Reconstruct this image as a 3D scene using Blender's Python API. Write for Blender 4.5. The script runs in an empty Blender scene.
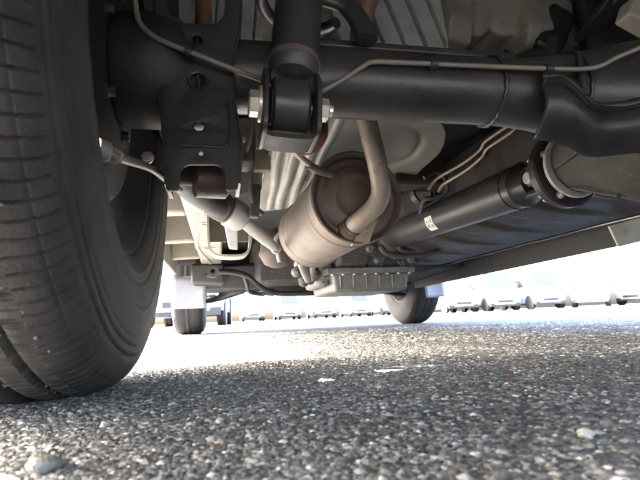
import bpy, bmesh, math, random
import numpy as np
from mathutils import Vector, Matrix

random.seed(7)
RNG = np.random.default_rng(11)
scene = bpy.context.scene
col = scene.collection

# ------------------------------------------------------------------ camera
F_PX = 480.0                       # focal length in photograph pixels (640 wide)
CAM_H = 0.062
YAW, PITCH, ROLL = math.radians(12.0), math.radians(9.174), math.radians(2.55)
FWD = Vector((math.sin(YAW) * math.cos(PITCH), math.cos(YAW) * math.cos(PITCH), math.sin(PITCH)))
_R0 = Vector((math.cos(YAW), -math.sin(YAW), 0)); _U0 = _R0.cross(FWD)
RIGHT = _R0 * math.cos(ROLL) - _U0 * math.sin(ROLL)
UP = _R0 * math.sin(ROLL) + _U0 * math.cos(ROLL)
CAM = Vector((0, 0, CAM_H))
cd = bpy.data.cameras.new('camera'); cam = bpy.data.objects.new('camera', cd); col.objects.link(cam)
cd.sensor_width = 36.0; cd.lens = 36.0 * F_PX / 640.0
cd.clip_start = 0.005; cd.clip_end = 2000
m = Matrix((RIGHT, UP, -FWD)).transposed().to_4x4(); m.translation = CAM
cam.matrix_world = m
cd.dof.use_dof = True; cd.dof.focus_distance = 0.75; cd.dof.aperture_fstop = 17
scene.camera = cam

# ------------------------------------------------------------------ light
SUN_EL, SUN_AZ = math.radians(35), math.radians(162)      # azimuth of the sun, ccw from +X
w = bpy.data.worlds.new('World'); scene.world = w; w.use_nodes = True
nt = w.node_tree; nt.nodes.clear()
sky = nt.nodes.new('ShaderNodeTexSky'); sky.sky_type = 'NISHITA'; sky.sun_disc = False
sky.sun_elevation = SUN_EL; sky.sun_rotation = math.pi / 2 - SUN_AZ
sky.air_density = 0.8; sky.dust_density = 7.0; sky.ozone_density = 1.0
bg = nt.nodes.new('ShaderNodeBackground'); bg.inputs['Strength'].default_value = 0.15
wo = nt.nodes.new('ShaderNodeOutputWorld')
nt.links.new(sky.outputs[0], bg.inputs[0]); nt.links.new(bg.outputs[0], wo.inputs[0])
sd = bpy.data.lights.new('sun', 'SUN'); sd.energy = 2.6; sd.angle = math.radians(0.53); sd.color = (1, .975, .94)
sun = bpy.data.objects.new('sun', sd); col.objects.link(sun)
to_sun = Vector((math.cos(SUN_AZ) * math.cos(SUN_EL), math.sin(SUN_AZ) * math.cos(SUN_EL), math.sin(SUN_EL)))
sun.rotation_euler = to_sun.to_track_quat('Z', 'Y').to_euler()
sun.location = (-3, 0, 4)
scene.view_settings.view_transform = 'Standard'; scene.view_settings.look = 'None'
scene.view_settings.exposure = 5.05; scene.view_settings.gamma = 1.0
scene.render.engine = 'CYCLES'
scene.cycles.max_bounces = 10; scene.cycles.diffuse_bounces = 6; scene.cycles.glossy_bounces = 4
scene.cycles.use_denoising = True

# ------------------------------------------------------------------ helpers
def P(px, py, Y):
    """point of the place seen at photograph pixel (px,py), Y metres ahead of the camera along the car"""
    d = FWD + RIGHT * ((px - 320) / F_PX) - UP * ((py - 240) / F_PX)
    return CAM + d * (Y / d.y)

def PZ(px, py, z):
    d = FWD + RIGHT * ((px - 320) / F_PX) - UP * ((py - 240) / F_PX)
    return CAM + d * ((z - CAM_H) / d.z)

def V(*a): return Vector(a)

def catmull(pts, k=6):
    if len(pts) < 3 or k <= 1: return [Vector(p) for p in pts]
    q = [pts[0] * 2 - pts[1]] + list(pts) + [pts[-1] * 2 - pts[-2]]
    out = []
    for i in range(1, len(q) - 2):
        a, b, c, d = q[i-1], q[i], q[i+1], q[i+2]
        for j in range(k):
            t = j / k
            out.append(0.5 * (2*b + (c-a)*t + (2*a-5*b+4*c-d)*t*t + (3*b-a-3*c+d)*t*t*t))
    out.append(Vector(pts[-1]))
    return out

class MB:
    def __init__(s): s.v = []; s.f = []
    def add(s, vs, fs):
        o = len(s.v); s.v += [tuple(p) for p in vs]; s.f += [tuple(i + o for i in f) for f in fs]; return s
    def tube(s, pts, r, n=14, k=6, squash=None):
        pts0 = [Vector(p) for p in pts]
        if isinstance(r, (int, float)): rr = [r] * len(pts0)
        else: rr = list(r)
        path = catmull(pts0, k)
        m = len(path); kk = (m - 1) / max(1, len(pts0) - 1)
        rad = [rr[min(len(rr)-1, int(i/kk))] * (1 - (i/kk) % 1) + rr[min(len(rr)-1, int(i/kk)+1)] * ((i/kk) % 1) for i in range(m)]
        t = (path[1] - path[0]).normalized()
        ref = Vector((0, 0, 1)) if abs(t.z) < .9 else Vector((1, 0, 0))
        nrm = t.cross(ref).normalized()
        vs = []; fs = []
        for i in range(m):
            a = path[max(0, i-1)]; b = path[min(m-1, i+1)]
            t2 = (b - a).normalized()
            nrm = (nrm - t2 * nrm.dot(t2)).normalized(); bi = t2.cross(nrm)
            for j in range(n):
                ang = 2*math.pi*j/n
                sq = squash or (1, 1)
                vs.append(path[i] + nrm*(math.cos(ang)*rad[i]*sq[0]) + bi*(math.sin(ang)*rad[i]*sq[1]))
        for i in range(m-1):
            for j in range(n):
                fs.append((i*n+j, i*n+(j+1) % n, (i+1)*n+(j+1) % n, (i+1)*n+j))
        fs.append(tuple(range(n))[::-1]); fs.append(tuple((m-1)*n+j for j in range(n)))
        return s.add(vs, fs)
    def lathe(s, o, axis, prof, n=40, phase=0.0, caps=False):
        o = Vector(o); ax = Vector(axis).normalized()
        ref = Vector((0, 0, 1)) if abs(ax.z) < .9 else Vector((1, 0, 0))
        e1 = ax.cross(ref).normalized(); e2 = ax.cross(e1)
        vs = []; fs = []
        for (t, r) in prof:
            for j in range(n):
                a = 2*math.pi*j/n + phase
                vs.append(o + ax*t + (e1*math.cos(a) + e2*math.sin(a)) * max(r, 1e-5))
        for i in range(len(prof)-1):
            for j in range(n):
                fs.append((i*n+j, i*n+(j+1) % n, (i+1)*n+(j+1) % n, (i+1)*n+j))
        if caps and prof[0][1] > 0: fs.append(tuple(range(n))[::-1])
        if caps and prof[-1][1] > 0: fs.append(tuple((len(prof)-1)*n+j for j in range(n)))
        return s.add(vs, fs)
    def box(s, lo, hi):
        x0, y0, z0 = lo; x1, y1, z1 = hi
        return s.add([(x0,y0,z0),(x1,y0,z0),(x1,y1,z0),(x0,y1,z0),(x0,y0,z1),(x1,y0,z1),(x1,y1,z1),(x0,y1,z1)],
                     [(0,3,2,1),(4,5,6,7),(0,1,5,4),(1,2,6,5),(2,3,7,6),(3,0,4,7)])
    def hexa(s, p):      # eight corners: bottom ring then top ring
        return s.add(p, [(0,3,2,1),(4,5,6,7),(0,1,5,4),(1,2,6,5),(2,3,7,6),(3,0,4,7)])
    def bar(s, a, b, w, h, up=(0, 0, 1)):
        a = Vector(a); b = Vector(b); t = (b-a).normalized(); u = Vector(up)
        sd_ = t.cross(u).normalized()*(w/2); u2 = sd_.cross(t).normalized()*(h/2)
        return s.hexa([a-sd_-u2, a+sd_-u2, b+sd_-u2, b-sd_-u2, a-sd_+u2, a+sd_+u2, b+sd_+u2, b-sd_+u2])
    def strip(s, pts, w_vec, thick):
        """bent flat bar following pts, w_vec its width vector"""
        pts = [Vector(p) for p in pts]; wv = Vector(w_vec); vs = []; fs = []
        n = len(pts)
        for i, p in enumerate(pts):
            t = (pts[min(n-1, i+1)] - pts[max(0, i-1)]).normalized()
            nr = t.cross(wv).normalized()*thick/2
            vs += [p-wv/2-nr, p+wv/2-nr, p+wv/2+nr, p-wv/2+nr]
        for i in range(n-1):
            for j in range(4):
                fs.append((i*4+j, i*4+(j+1) % 4, (i+1)*4+(j+1) % 4, (i+1)*4+j))
        fs.append((3,2,1,0)); fs.append(tuple((n-1)*4+j for j in range(4)))
        return s.add(vs, fs)
    def grid(s, fn, nu, nv):
        vs = [fn(i/nu, j/nv) for i in range(nu+1) for j in range(nv+1)]
        fs = [(i*(nv+1)+j, (i+1)*(nv+1)+j, (i+1)*(nv+1)+j+1, i*(nv+1)+j+1) for i in range(nu) for j in range(nv)]
        return s.add(vs, fs)
    def bolt(s, c, axis, r, h, washer=1.25, stud=0.0):
        ax = Vector(axis).normalized()
        if washer: s.lathe(c, ax, [(0, 0), (0, r*washer), (h*.22, r*washer), (h*.25, r*.9), (h*.25, 0)], 20)
        s.lathe(c, ax, [(h*.2, 0), (h*.2, r), (h*.88, r), (h, r*.82), (h, 0)], 6)
        if stud: s.lathe(c, ax, [(h, 0), (h, r*.5), (h+stud, r*.5), (h+stud, 0)], 12)
        return s
    def build(s, name, mat, parent=None, angle=38, bevel=None, solid=None, subsurf=0, flat=False):
        me = bpy.data.meshes.new(name); me.from_pydata(s.v, [], s.f)
        bm = bmesh.new(); bm.from_mesh(me); bmesh.ops.recalc_face_normals(bm, faces=bm.faces); bm.to_mesh(me); bm.free()
        return finish(me, name, mat, parent, angle, bevel, solid, subsurf, flat)

def finish(me, name, mat, parent=None, angle=38, bevel=None, solid=None, subsurf=0, flat=False):
    me.materials.append(mat)
    if not flat:
        me.polygons.foreach_set('use_smooth', [True]*len(me.polygons))
        me.set_sharp_from_angle(angle=math.radians(angle))
    o = bpy.data.objects.new(name, me); col.objects.link(o)
    if parent is not None:
        o.parent = parent
        if parent.type == 'EMPTY': o.matrix_parent_inverse = parent.matrix_basis.inverted()
    if solid:
        md = o.modifiers.new('solid', 'SOLIDIFY'); md.thickness = solid; md.offset = 0
    if bevel:
        md = o.modifiers.new('bevel', 'BEVEL'); md.width = bevel; md.segments = 2; md.limit_method = 'ANGLE'
        md.angle_limit = math.radians(40)
        md.harden_normals = False
    if subsurf:
        md = o.modifiers.new('sub', 'SUBSURF'); md.levels = subsurf; md.render_levels = subsurf
    return o

def plate(name, outline, holes, thick, mapper, mat, parent, bev=0.0, cyc_round=0):
    """flat plate with holes: 2-D outlines in (a,b) -> mapper(a,b,c)"""
    cu = bpy.data.curves.new('tmp', 'CURVE'); cu.dimensions = '2D'; cu.fill_mode = 'BOTH'
    cu.extrude = max(thick/2 - bev, 1e-5); cu.bevel_depth = bev; cu.bevel_resolution = 1; cu.offset = -bev
    for loop in [outline] + holes:
        sp = cu.splines.new('POLY'); sp.points.add(len(loop)-1); sp.use_cyclic_u = True
        for p, q in zip(sp.points, loop): p.co = (q[0], q[1], 0, 1)
    ob = bpy.data.objects.new('tmp', cu); col.objects.link(ob)
    dg = bpy.context.evaluated_depsgraph_get(); dg.update()
    me = bpy.data.meshes.new_from_object(ob.evaluated_get(dg))
    bpy.data.objects.remove(ob); bpy.data.curves.remove(cu)
    for v in me.vertices: v.co = mapper(*v.co)
    me.materials.clear(); me.name = name
    bm = bmesh.new(); bm.from_mesh(me); bmesh.ops.remove_doubles(bm, verts=bm.verts, dist=1e-6)
    bmesh.ops.recalc_face_normals(bm, faces=bm.faces); bm.to_mesh(me); bm.free()
    return finish(me, name, mat, parent, 30)

def rounded(poly, r, k=5):
    """round the corners of a 2-D polygon; r a number or one per corner"""
    out = []; n = len(poly)
    for i in range(n):
        p = Vector(poly[i]); a = Vector(poly[i-1]); b = Vector(poly[(i+1) % n])
        ri = r if isinstance(r, (int, float)) else r[i]
        if ri <= 0: out.append(tuple(p)); continue
        da = min(ri, (a-p).length*.48); db = min(ri, (b-p).length*.48)
        pa = p + (a-p).normalized()*da; pb = p + (b-p).normalized()*db
        for j in range(k+1):
            t = j/k
            out.append(tuple(pa*(1-t)**2 + p*2*t*(1-t) + pb*t*t))
    return out

def circ(cx, cy, r, n=18): return [(cx + r*math.cos(2*math.pi*i/n), cy + r*math.sin(2*math.pi*i/n)) for i in range(n)]

def tag(o, label=None, cat=None, group=None, kind=None):
    if label: o['label'] = label
    if cat: o['category'] = cat
    if group: o['group'] = group
    if kind: o['kind'] = kind
    return o

def empty(name, loc):
    o = bpy.data.objects.new(name, None); col.objects.link(o); o.location = loc
    o.empty_display_size = .1
    o.matrix_basis = Matrix.Translation(Vector(loc))
    return o

# ------------------------------------------------------------------ materials
def mat(name, base, rough=.5, metal=0.0, var=None, vscale=30., vamt=.5, spots=None, sscale=120., sthr=.62, swid=.08,
        bump=0.0, bscale=200., rvar=.12, coat=0.0, spec=.5, vdist=0.0):
    """base colour, blotchy second colour, and small spots (rust, grit) of a third; fine bump"""
    M = bpy.data.materials.new(name); M.use_nodes = True
    n = M.node_tree; b = n.nodes['Principled BSDF']; L = n.links.new
    tc = n.nodes.new('ShaderNodeTexCoord')
    csock = None
    b.inputs['Base Color'].default_value = (*base, 1); b.inputs['Roughness'].default_value = rough
    b.inputs['Metallic'].default_value = metal; b.inputs['Specular IOR Level'].default_value = spec
    if coat: b.inputs['Coat Weight'].default_value = coat; b.inputs['Coat Roughness'].default_value = .15
    n1 = n.nodes.new('ShaderNodeTexNoise'); n1.inputs['Scale'].default_value = vscale; n1.inputs['Detail'].default_value = 6
    n1.inputs['Roughness'].default_value = .62; n1.inputs['Distortion'].default_value = vdist
    L(tc.outputs['Object'], n1.inputs['Vector'])
    if var is not None:
        cr = n.nodes.new('ShaderNodeValToRGB')
        cr.color_ramp.elements[0].position = .5-.22; cr.color_ramp.elements[1].position = .5+.22
        cr.color_ramp.elements[0].color = (0, 0, 0, 1); cr.color_ramp.elements[1].color = (vamt*2, vamt*2, vamt*2, 1) if vamt <= .5 else (1, 1, 1, 1)
        L(n1.outputs['Fac'], cr.inputs['Fac'])
        mx = n.nodes.new('ShaderNodeMix'); mx.data_type = 'RGBA'
        mx.inputs[6].default_value = (*base, 1); mx.inputs[7].default_value = (*var, 1)
        L(cr.outputs['Color'], mx.inputs[0]); csock = mx.outputs[2]
    if spots is not None:
        n2 = n.nodes.new('ShaderNodeTexNoise'); n2.inputs['Scale'].default_value = sscale; n2.inputs['Detail'].default_value = 4
        n2.inputs['Roughness'].default_value = .7
        L(tc.outputs['Object'], n2.inputs['Vector'])
        c2 = n.nodes.new('ShaderNodeValToRGB'); c2.color_ramp.elements[0].position = sthr; c2.color_ramp.elements[1].position = sthr+swid
        L(n2.outputs['Fac'], c2.inputs['Fac'])
        m2 = n.nodes.new('ShaderNodeMix'); m2.data_type = 'RGBA'
        if csock is None: m2.inputs[6].default_value = (*base, 1)
        else: L(csock, m2.inputs[6])
        m2.inputs[7].default_value = (*spots, 1); L(c2.outputs['Color'], m2.inputs[0]); csock = m2.outputs[2]
    if csock is not None: L(csock, b.inputs['Base Color'])
    if rvar:
        mr = n.nodes.new('ShaderNodeMapRange'); mr.inputs['To Min'].default_value = max(.04, rough-rvar*1.6); mr.inputs['To Max'].default_value = min(1, rough+rvar*1.6)
        L(n1.outputs['Fac'], mr.inputs['Value']); L(mr.outputs[0], b.inputs['Roughness'])
    if bump:
        n3 = n.nodes.new('ShaderNodeTexNoise'); n3.inputs['Scale'].default_value = bscale; n3.inputs['Detail'].default_value = 3
        L(tc.outputs['Object'], n3.inputs['Vector'])
        bp = n.nodes.new('ShaderNodeBump'); bp.inputs['Strength'].default_value = bump; bp.inputs['Distance'].default_value = .002
        L(n3.outputs['Fac'], bp.inputs['Height']); L(bp.outputs['Normal'], b.inputs['Normal'])
    return M

M = {}
M['rubber'] = mat('tyre_rubber', (.022, .0205, .020), .78, var=(.058, .053, .050), vscale=26, vamt=.5, spots=(.12, .105, .095), sscale=260, sthr=.68, bump=.35, bscale=420, rvar=.06, spec=.3)
M['rubber_far'] = mat('tyre_rubber_darkened', (.009, .009, .0095), .8, var=(.018, .0175, .017), vscale=30, bump=.2)  # darker copy of the tyre rubber, offsetting light bounced off the ground
M['steel_dark'] = mat('dark_wheel_steel', (.026, .027, .030), .5, var=(.048, .047, .046), vscale=22, bump=.15)
M['black'] = mat('black_chassis_paint', (.013, .013, .015), .42, var=(.028, .026, .026), vscale=24, vamt=.5, spots=(.11, .10, .09), sscale=170, sthr=.69, bump=.25, bscale=160)
M['matte_black'] = mat('shade_black_paint', (.006, .006, .007), .6, var=(.014, .0135, .013), vscale=18, bump=.3, bscale=180)  # darker copy of the black paint, its colour standing in for deep shade
M['black_gloss'] = mat('satin_black_paint', (.013, .013, .015), .38, var=(.034, .032, .031), vscale=10, spots=(.10, .09, .08), sscale=210, sthr=.665, bump=.22, bscale=140)
M['plastic'] = mat('black_tank_plastic', (.023, .0205, .0180), .5, var=(.040, .036, .032), vscale=16, bump=.1, bscale=90, spec=.2)
M['black_rubber'] = mat('bushing_rubber', (.022, .021, .022), .7, var=(.05, .046, .044), vscale=60, bump=.3)
M['shock'] = mat('shock_absorber_paint', (.022, .023, .028), .4, var=(.038, .037, .040), vscale=28, spots=(.12, .07, .05), sscale=200, sthr=.7, bump=.1)
M['cream'] = mat('cream_underbody_paint', (.23, .212, .165), .55, var=(.15, .136, .106), vscale=12, vamt=.5, spots=(.22, .17, .11), sscale=75, sthr=.66, swid=.1, bump=.12, bscale=90)
M['cream_dirty'] = mat('dusty_floor_paint', (.27, .25, .21), .42, var=(.13, .115, .095), vscale=9, vamt=.5, spots=(.10, .075, .055), sscale=60, sthr=.62, swid=.12, bump=.15)
M['undercoat_shade'] = mat('dark_undercoat_shade', (.020, .0196, .0192), .7, var=(.034, .0325, .031), vscale=14, bump=.4, bscale=260)  # dark coating; on the tunnel and front floors it stands in for shade
M['grey_sheet'] = mat('grey_heat_sheet', (.40, .42, .40), .45, .3, var=(.22, .23, .21), vscale=14, spots=(.18, .15, .11), sscale=80, sthr=.66, bump=.1)
M['shield'] = mat('aluminised_heat_shield', (.255, .245, .22), .45, .3, var=(.18, .17, .152), vscale=11, spots=(.25, .20, .14), sscale=110, sthr=.66, bump=.12, bscale=130)
M['muffler'] = mat('stained_muffler_steel', (.118, .106, .091), .58, .12, var=(.075, .060, .048), vscale=11, spots=(.12, .062, .034), sscale=75, sthr=.50, swid=.22, bump=.2, bscale=240)
M['rust'] = mat('brown_rusted_steel', (.135, .088, .070), .48, .2, var=(.085, .068, .066), vscale=18, spots=(.26, .10, .04), sscale=70, sthr=.60, swid=.1, bump=.3, bscale=300)
M['pipe'] = mat('stained_exhaust_pipe', (.27, .235, .195), .48, .3, var=(.16, .125, .10), vscale=16, spots=(.17, .085, .045), sscale=90, sthr=.55, swid=.16, bump=.15)
M['rust_pipe'] = mat('orange_rusted_pipe', (.20, .10, .05), .65, .1, var=(.10, .06, .045), vscale=40, bump=.35)
M['alloy'] = mat('cast_alloy', (.19, .19, .185), .5, .35, var=(.12, .118, .11), vscale=22, spots=(.12, .10, .08), sscale=90, sthr=.62, bump=.3, bscale=220)
M['alloy_dark'] = mat('grimy_engine_casting', (.10, .097, .093), .6, .2, var=(.07, .062, .055), vscale=30, spots=(.26, .25, .23), sscale=70, sthr=.6, bump=.5, bscale=140)
M['alloy_light'] = mat('pale_alloy_arm', (.27, .265, .26), .48, .25, var=(.19, .18, .168), vscale=26, bump=.15)
M['diff'] = mat('dusty_differential_casting', (.056, .051, .045), .82, .0, var=(.032, .029, .026), vscale=16, spots=(.12, .105, .088), sscale=130, sthr=.62, bump=.8, bscale=260)
M['zinc'] = mat('zinc_bolt', (.66, .63, .54), .38, .6, var=(.45, .41, .33), vscale=70, bump=.05)
M['line'] = mat('olive_brake_pipe', (.16, .145, .12), .45, .15, var=(.16, .135, .11), vscale=40, bump=.05)
M['line_bright'] = mat('copper_toned_brake_pipe', (.42, .34, .28), .4, .4, var=(.30, .22, .17), vscale=40)
M['seal'] = mat('pale_seal_ring', (.60, .58, .54), .45, var=(.45, .42, .38), vscale=50)
M['sticker'] = mat('white_paper_sticker', (.70, .69, .65), .6, var=(.55, .53, .48), vscale=60)
M['print'] = mat('faded_print', (.16, .15, .14), .6)
M['flap'] = mat('pale_mud_flap', (.24, .25, .265), .5, var=(.19, .197, .21), vscale=14)
M['body'] = mat('silver_body_paint', (.45, .46, .47), .3, .4, coat=.6)
M['glass'] = mat('pale_reflecting_car_glass', (.035, .038, .04), .18, rvar=0, spec=.5)
M['trim'] = mat('black_trim', (.02, .02, .02), .5)
M['lamp_clear'] = mat('headlight_lens', (.75, .77, .80), .12, .2, rvar=0)
M['lamp_red'] = mat('tail_light_lens', (.45, .03, .025), .2, rvar=0)
M['rim_silver'] = mat('silver_wheel', (.55, .56, .58), .35, .5)
PAINTS = {
 'white': mat('white_car_paint', (.42, .42, .42), .28, rvar=.05, coat=.7),
 'silver': mat('silver_car_paint', (.13, .135, .142), .3, .2, rvar=.05, coat=.7),
 'pearl': mat('pearl_car_paint', (.36, .36, .345), .28, rvar=.05, coat=.7),
 'blue': mat('pale_blue_car_paint', (.34, .40, .46), .28, rvar=.05, coat=.7),
 'slate': mat('slate_blue_van_paint', (.16, .21, .29), .35, rvar=.05, coat=.5),
}

def asphalt():
    Mt = bpy.data.materials.new('coarse_asphalt'); Mt.use_nodes = True
    n = Mt.node_tree; b = n.nodes['Principled BSDF']; L = n.links.new
    tc = n.nodes.new('ShaderNodeTexCoord')
    vo = n.nodes.new('ShaderNodeTexVoronoi'); vo.inputs['Scale'].default_value = 150; L(tc.outputs['Object'], vo.inputs['Vector'])
    sp = n.nodes.new('ShaderNodeSeparateColor'); L(vo.outputs['Color'], sp.inputs[0])
    cr = n.nodes.new('ShaderNodeValToRGB'); e = cr.color_ramp.elements
    e[0].position = 0; e[0].color = (.045, .046, .047, 1); e[1].position = 1; e[1].color = (.45, .43, .40, 1)
    for p, c in ((.45, (.092, .094, .094, 1)), (.78, (.152, .155, .152, 1)), (.93, (.23, .232, .226, 1))):
        x = e.new(p); x.color = c
    L(sp.outputs[0], cr.inputs['Fac'])
    big = n.nodes.new('ShaderNodeTexNoise'); big.inputs['Scale'].default_value = 1.3; big.inputs['Detail'].default_value = 5
    L(tc.outputs['Object'], big.inputs['Vector'])
    mr = n.nodes.new('ShaderNodeMapRange'); mr.inputs['To Min'].default_value = .8; mr.inputs['To Max'].default_value = 1.2; L(big.outputs['Fac'], mr.inputs['Value'])
    mx = n.nodes.new('ShaderNodeMix'); mx.data_type = 'RGBA'; mx.blend_type = 'MULTIPLY'; mx.inputs[0].default_value = 1
    L(cr.outputs['Color'], mx.inputs[6]); L(mr.outputs[0], mx.inputs[7])
    L(mx.outputs[2], b.inputs['Base Color']); b.inputs['Roughness'].default_value = .8; b.inputs['Specular IOR Level'].default_value = .3
    bp = n.nodes.new('ShaderNodeBump'); bp.invert = True; bp.inputs['Strength'].default_value = .9; bp.inputs['Distance'].default_value = .004
    L(vo.outputs['Distance'], bp.inputs['Height']); L(bp.outputs['Normal'], b.inputs['Normal'])
    return Mt

def bitumen_stone(name='aggregate_stone'):
    Mt = bpy.data.materials.new(name); Mt.use_nodes = True
    n = Mt.node_tree; b = n.nodes['Principled BSDF']; L = n.links.new
    at = n.nodes.new('ShaderNodeAttribute'); at.attribute_name = 'stone'
    tc = n.nodes.new('ShaderNodeTexCoord')
    no = n.nodes.new('ShaderNodeTexNoise'); no.inputs['Scale'].default_value = 420; no.inputs['Detail'].default_value = 4
    L(tc.outputs['Object'], no.inputs['Vector'])
    mr = n.nodes.new('ShaderNodeMapRange'); mr.inputs['To Min'].default_value = .45; mr.inputs['To Max'].default_value = 1.45; L(no.outputs['Fac'], mr.inputs['Value'])
    mx = n.nodes.new('ShaderNodeMix'); mx.data_type = 'RGBA'; mx.blend_type = 'MULTIPLY'; mx.inputs[0].default_value = 1
    L(at.outputs['Color'], mx.inputs[6]); L(mr.outputs[0], mx.inputs[7]); L(mx.outputs[2], b.inputs['Base Color'])
    b.inputs['Roughness'].default_value = .62; b.inputs['Specular IOR Level'].default_value = .35
    return Mt

# ------------------------------------------------------------------ ground
g = MB(); g.add([(-600, -600, 0), (600, -600, 0), (600, 900, 0), (-600, 900, 0)], [(0, 1, 2, 3)])
ground = g.build('parking_ground', asphalt(), flat=True); tag(ground, kind='structure')

def ico(level):
    bm = bmesh.new(); bmesh.ops.create_icosphere(bm, subdivisions=level, radius=1)
    v = np.array([x.co[:] for x in bm.verts]); f = np.array([[y.index for y in x.verts] for x in bm.faces]); bm.free()
    return v, f

STONE_COL = np.array([(.045, .046, .047), (.072, .073, .074), (.105, .107, .107), (.140, .143, .141), (.180, .183, .178), (.125, .115, .102), (.235, .238, .232),
                      (.32, .32, .31), (.21, .165, .125), (.52, .52, .50)])*1.5
STONE_P = np.array([.16, .17, .17, .15, .11, .06, .085, .05, .012, .033]); STONE_P = STONE_P/STONE_P.sum()

def stones(specs):
    """half-sunk chippings: one merged mesh"""
    Vs, Fs, Cs = [], [], []; off = 0
    for level, r0, r1, a0, a1, spacing, size in specs:
        bv, bf = ico(level)
        # jittered grid over the sector
        n = int(2*r1/spacing) + 2
        gx, gy = np.meshgrid(np.arange(n)*spacing - r1, np.arange(n)*spacing - r1)
        p = np.stack([gx.ravel(), gy.ravel()], 1) + RNG.uniform(-.42, .42, (n*n, 2))*spacing
        d = np.hypot(p[:, 0], p[:, 1]); a = np.degrees(np.arctan2(p[:, 0], p[:, 1]))
        p = p[(d >= r0) & (d < r1) & (a > a0) & (a < a1)]
        k = len(p)
        s = size*np.exp(RNG.normal(0, .28, k)); s = np.clip(s, size*.45, size*1.9)
        ax = np.stack([s*RNG.uniform(.8, 1.25, k), s*RNG.uniform(.8, 1.25, k), s*RNG.uniform(.38, .68, k)], 1)
        th = RNG.uniform(0, 2*np.pi, k); c, sn = np.cos(th), np.sin(th)
        jit = 1 + RNG.uniform(-.24, .24, (k, len(bv)))
        q = bv[None]*jit[:, :, None]*ax[:, None, :]
        x = q[:, :, 0]*c[:, None] - q[:, :, 1]*sn[:, None] + p[:, None, 0]
        y = q[:, :, 0]*sn[:, None] + q[:, :, 1]*c[:, None] + p[:, None, 1]
        z = q[:, :, 2] + (RNG.uniform(-.85, -.20, k)*ax[:, 2])[:, None]
        Vs.append(np.stack([x, y, z], 2).reshape(-1, 3))
        Fs.append((bf[None] + (np.arange(k)*len(bv))[:, None, None] + off).reshape(-1, 3)); off += k*len(bv)
        ci = RNG.choice(len(STONE_COL), k, p=STONE_P); X_, Y_ = p[:, 0], p[:, 1]
        blot = np.sin(X_*9+2*np.sin(Y_*7)) + np.sin(Y_*13+1.7*np.sin(X_*11+1)) + .8*np.sin((X_+Y_)*31)*np.sin((X_-Y_)*27+.7)
        cc = STONE_COL[ci]*RNG.uniform(.8, 1.25, (k, 1))*(1+.13*blot)[:, None]
        Cs.append(np.repeat(cc, len(bv), 0))
    Vv = np.concatenate(Vs); Ff = np.concatenate(Fs); Cc = np.concatenate(Cs)
    me = bpy.data.meshes.new('asphalt_chippings')
    me.vertices.add(len(Vv)); me.vertices.foreach_set('co', Vv.astype(np.float32).ravel())
    me.loops.add(len(Ff)*3); me.loops.foreach_set('vertex_index', Ff.astype(np.int32).ravel())
    me.polygons.add(len(Ff)); me.polygons.foreach_set('loop_start', np.arange(len(Ff), dtype=np.int32)*3)
    me.polygons.foreach_set('use_smooth', np.zeros(len(Ff), bool))
    me.update()
    at = me.color_attributes.new('stone', 'FLOAT_COLOR', 'POINT')
    at.data.foreach_set('color', np.concatenate([Cc, np.ones((len(Cc), 1))], 1).astype(np.float32).ravel())
    me.validate()
    me.materials.append(bitumen_stone())
    o = bpy.data.objects.new('asphalt_chippings', me); col.objects.link(o); return o

chips = stones([(1, .09, .30, -42, 58, .0026, .0019), (1, .30, .62, -36, 56, .0028, .0020), (1, .62, 1.1, -30, 54, .0040, .0026), (1, 1.1, 2.4, -20, 50, .0095, .0042)])
tag(chips, 'coarse grey and brown stone chippings bedded in the asphalt', 'gravel', kind='stuff')

# ------------------------------------------------------------------ the car above the camera
car = empty('parked_car', (.5, 1.7, 0))
tag(car, 'car seen from beneath with black rear axle, rusty muffler and cream underbody', 'car')
AX_Y, AX_Z = .53, .343
TYRE_R, TYRE_W = .343, .175
LX = -.1688            # left wheel centre plane
RX = LX + 1.355
FR_Y = 2.90
X = Vector((1, 0, 0)); Yv = Vector((0, 1, 0)); Z = Vector((0, 0, 1))

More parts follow.
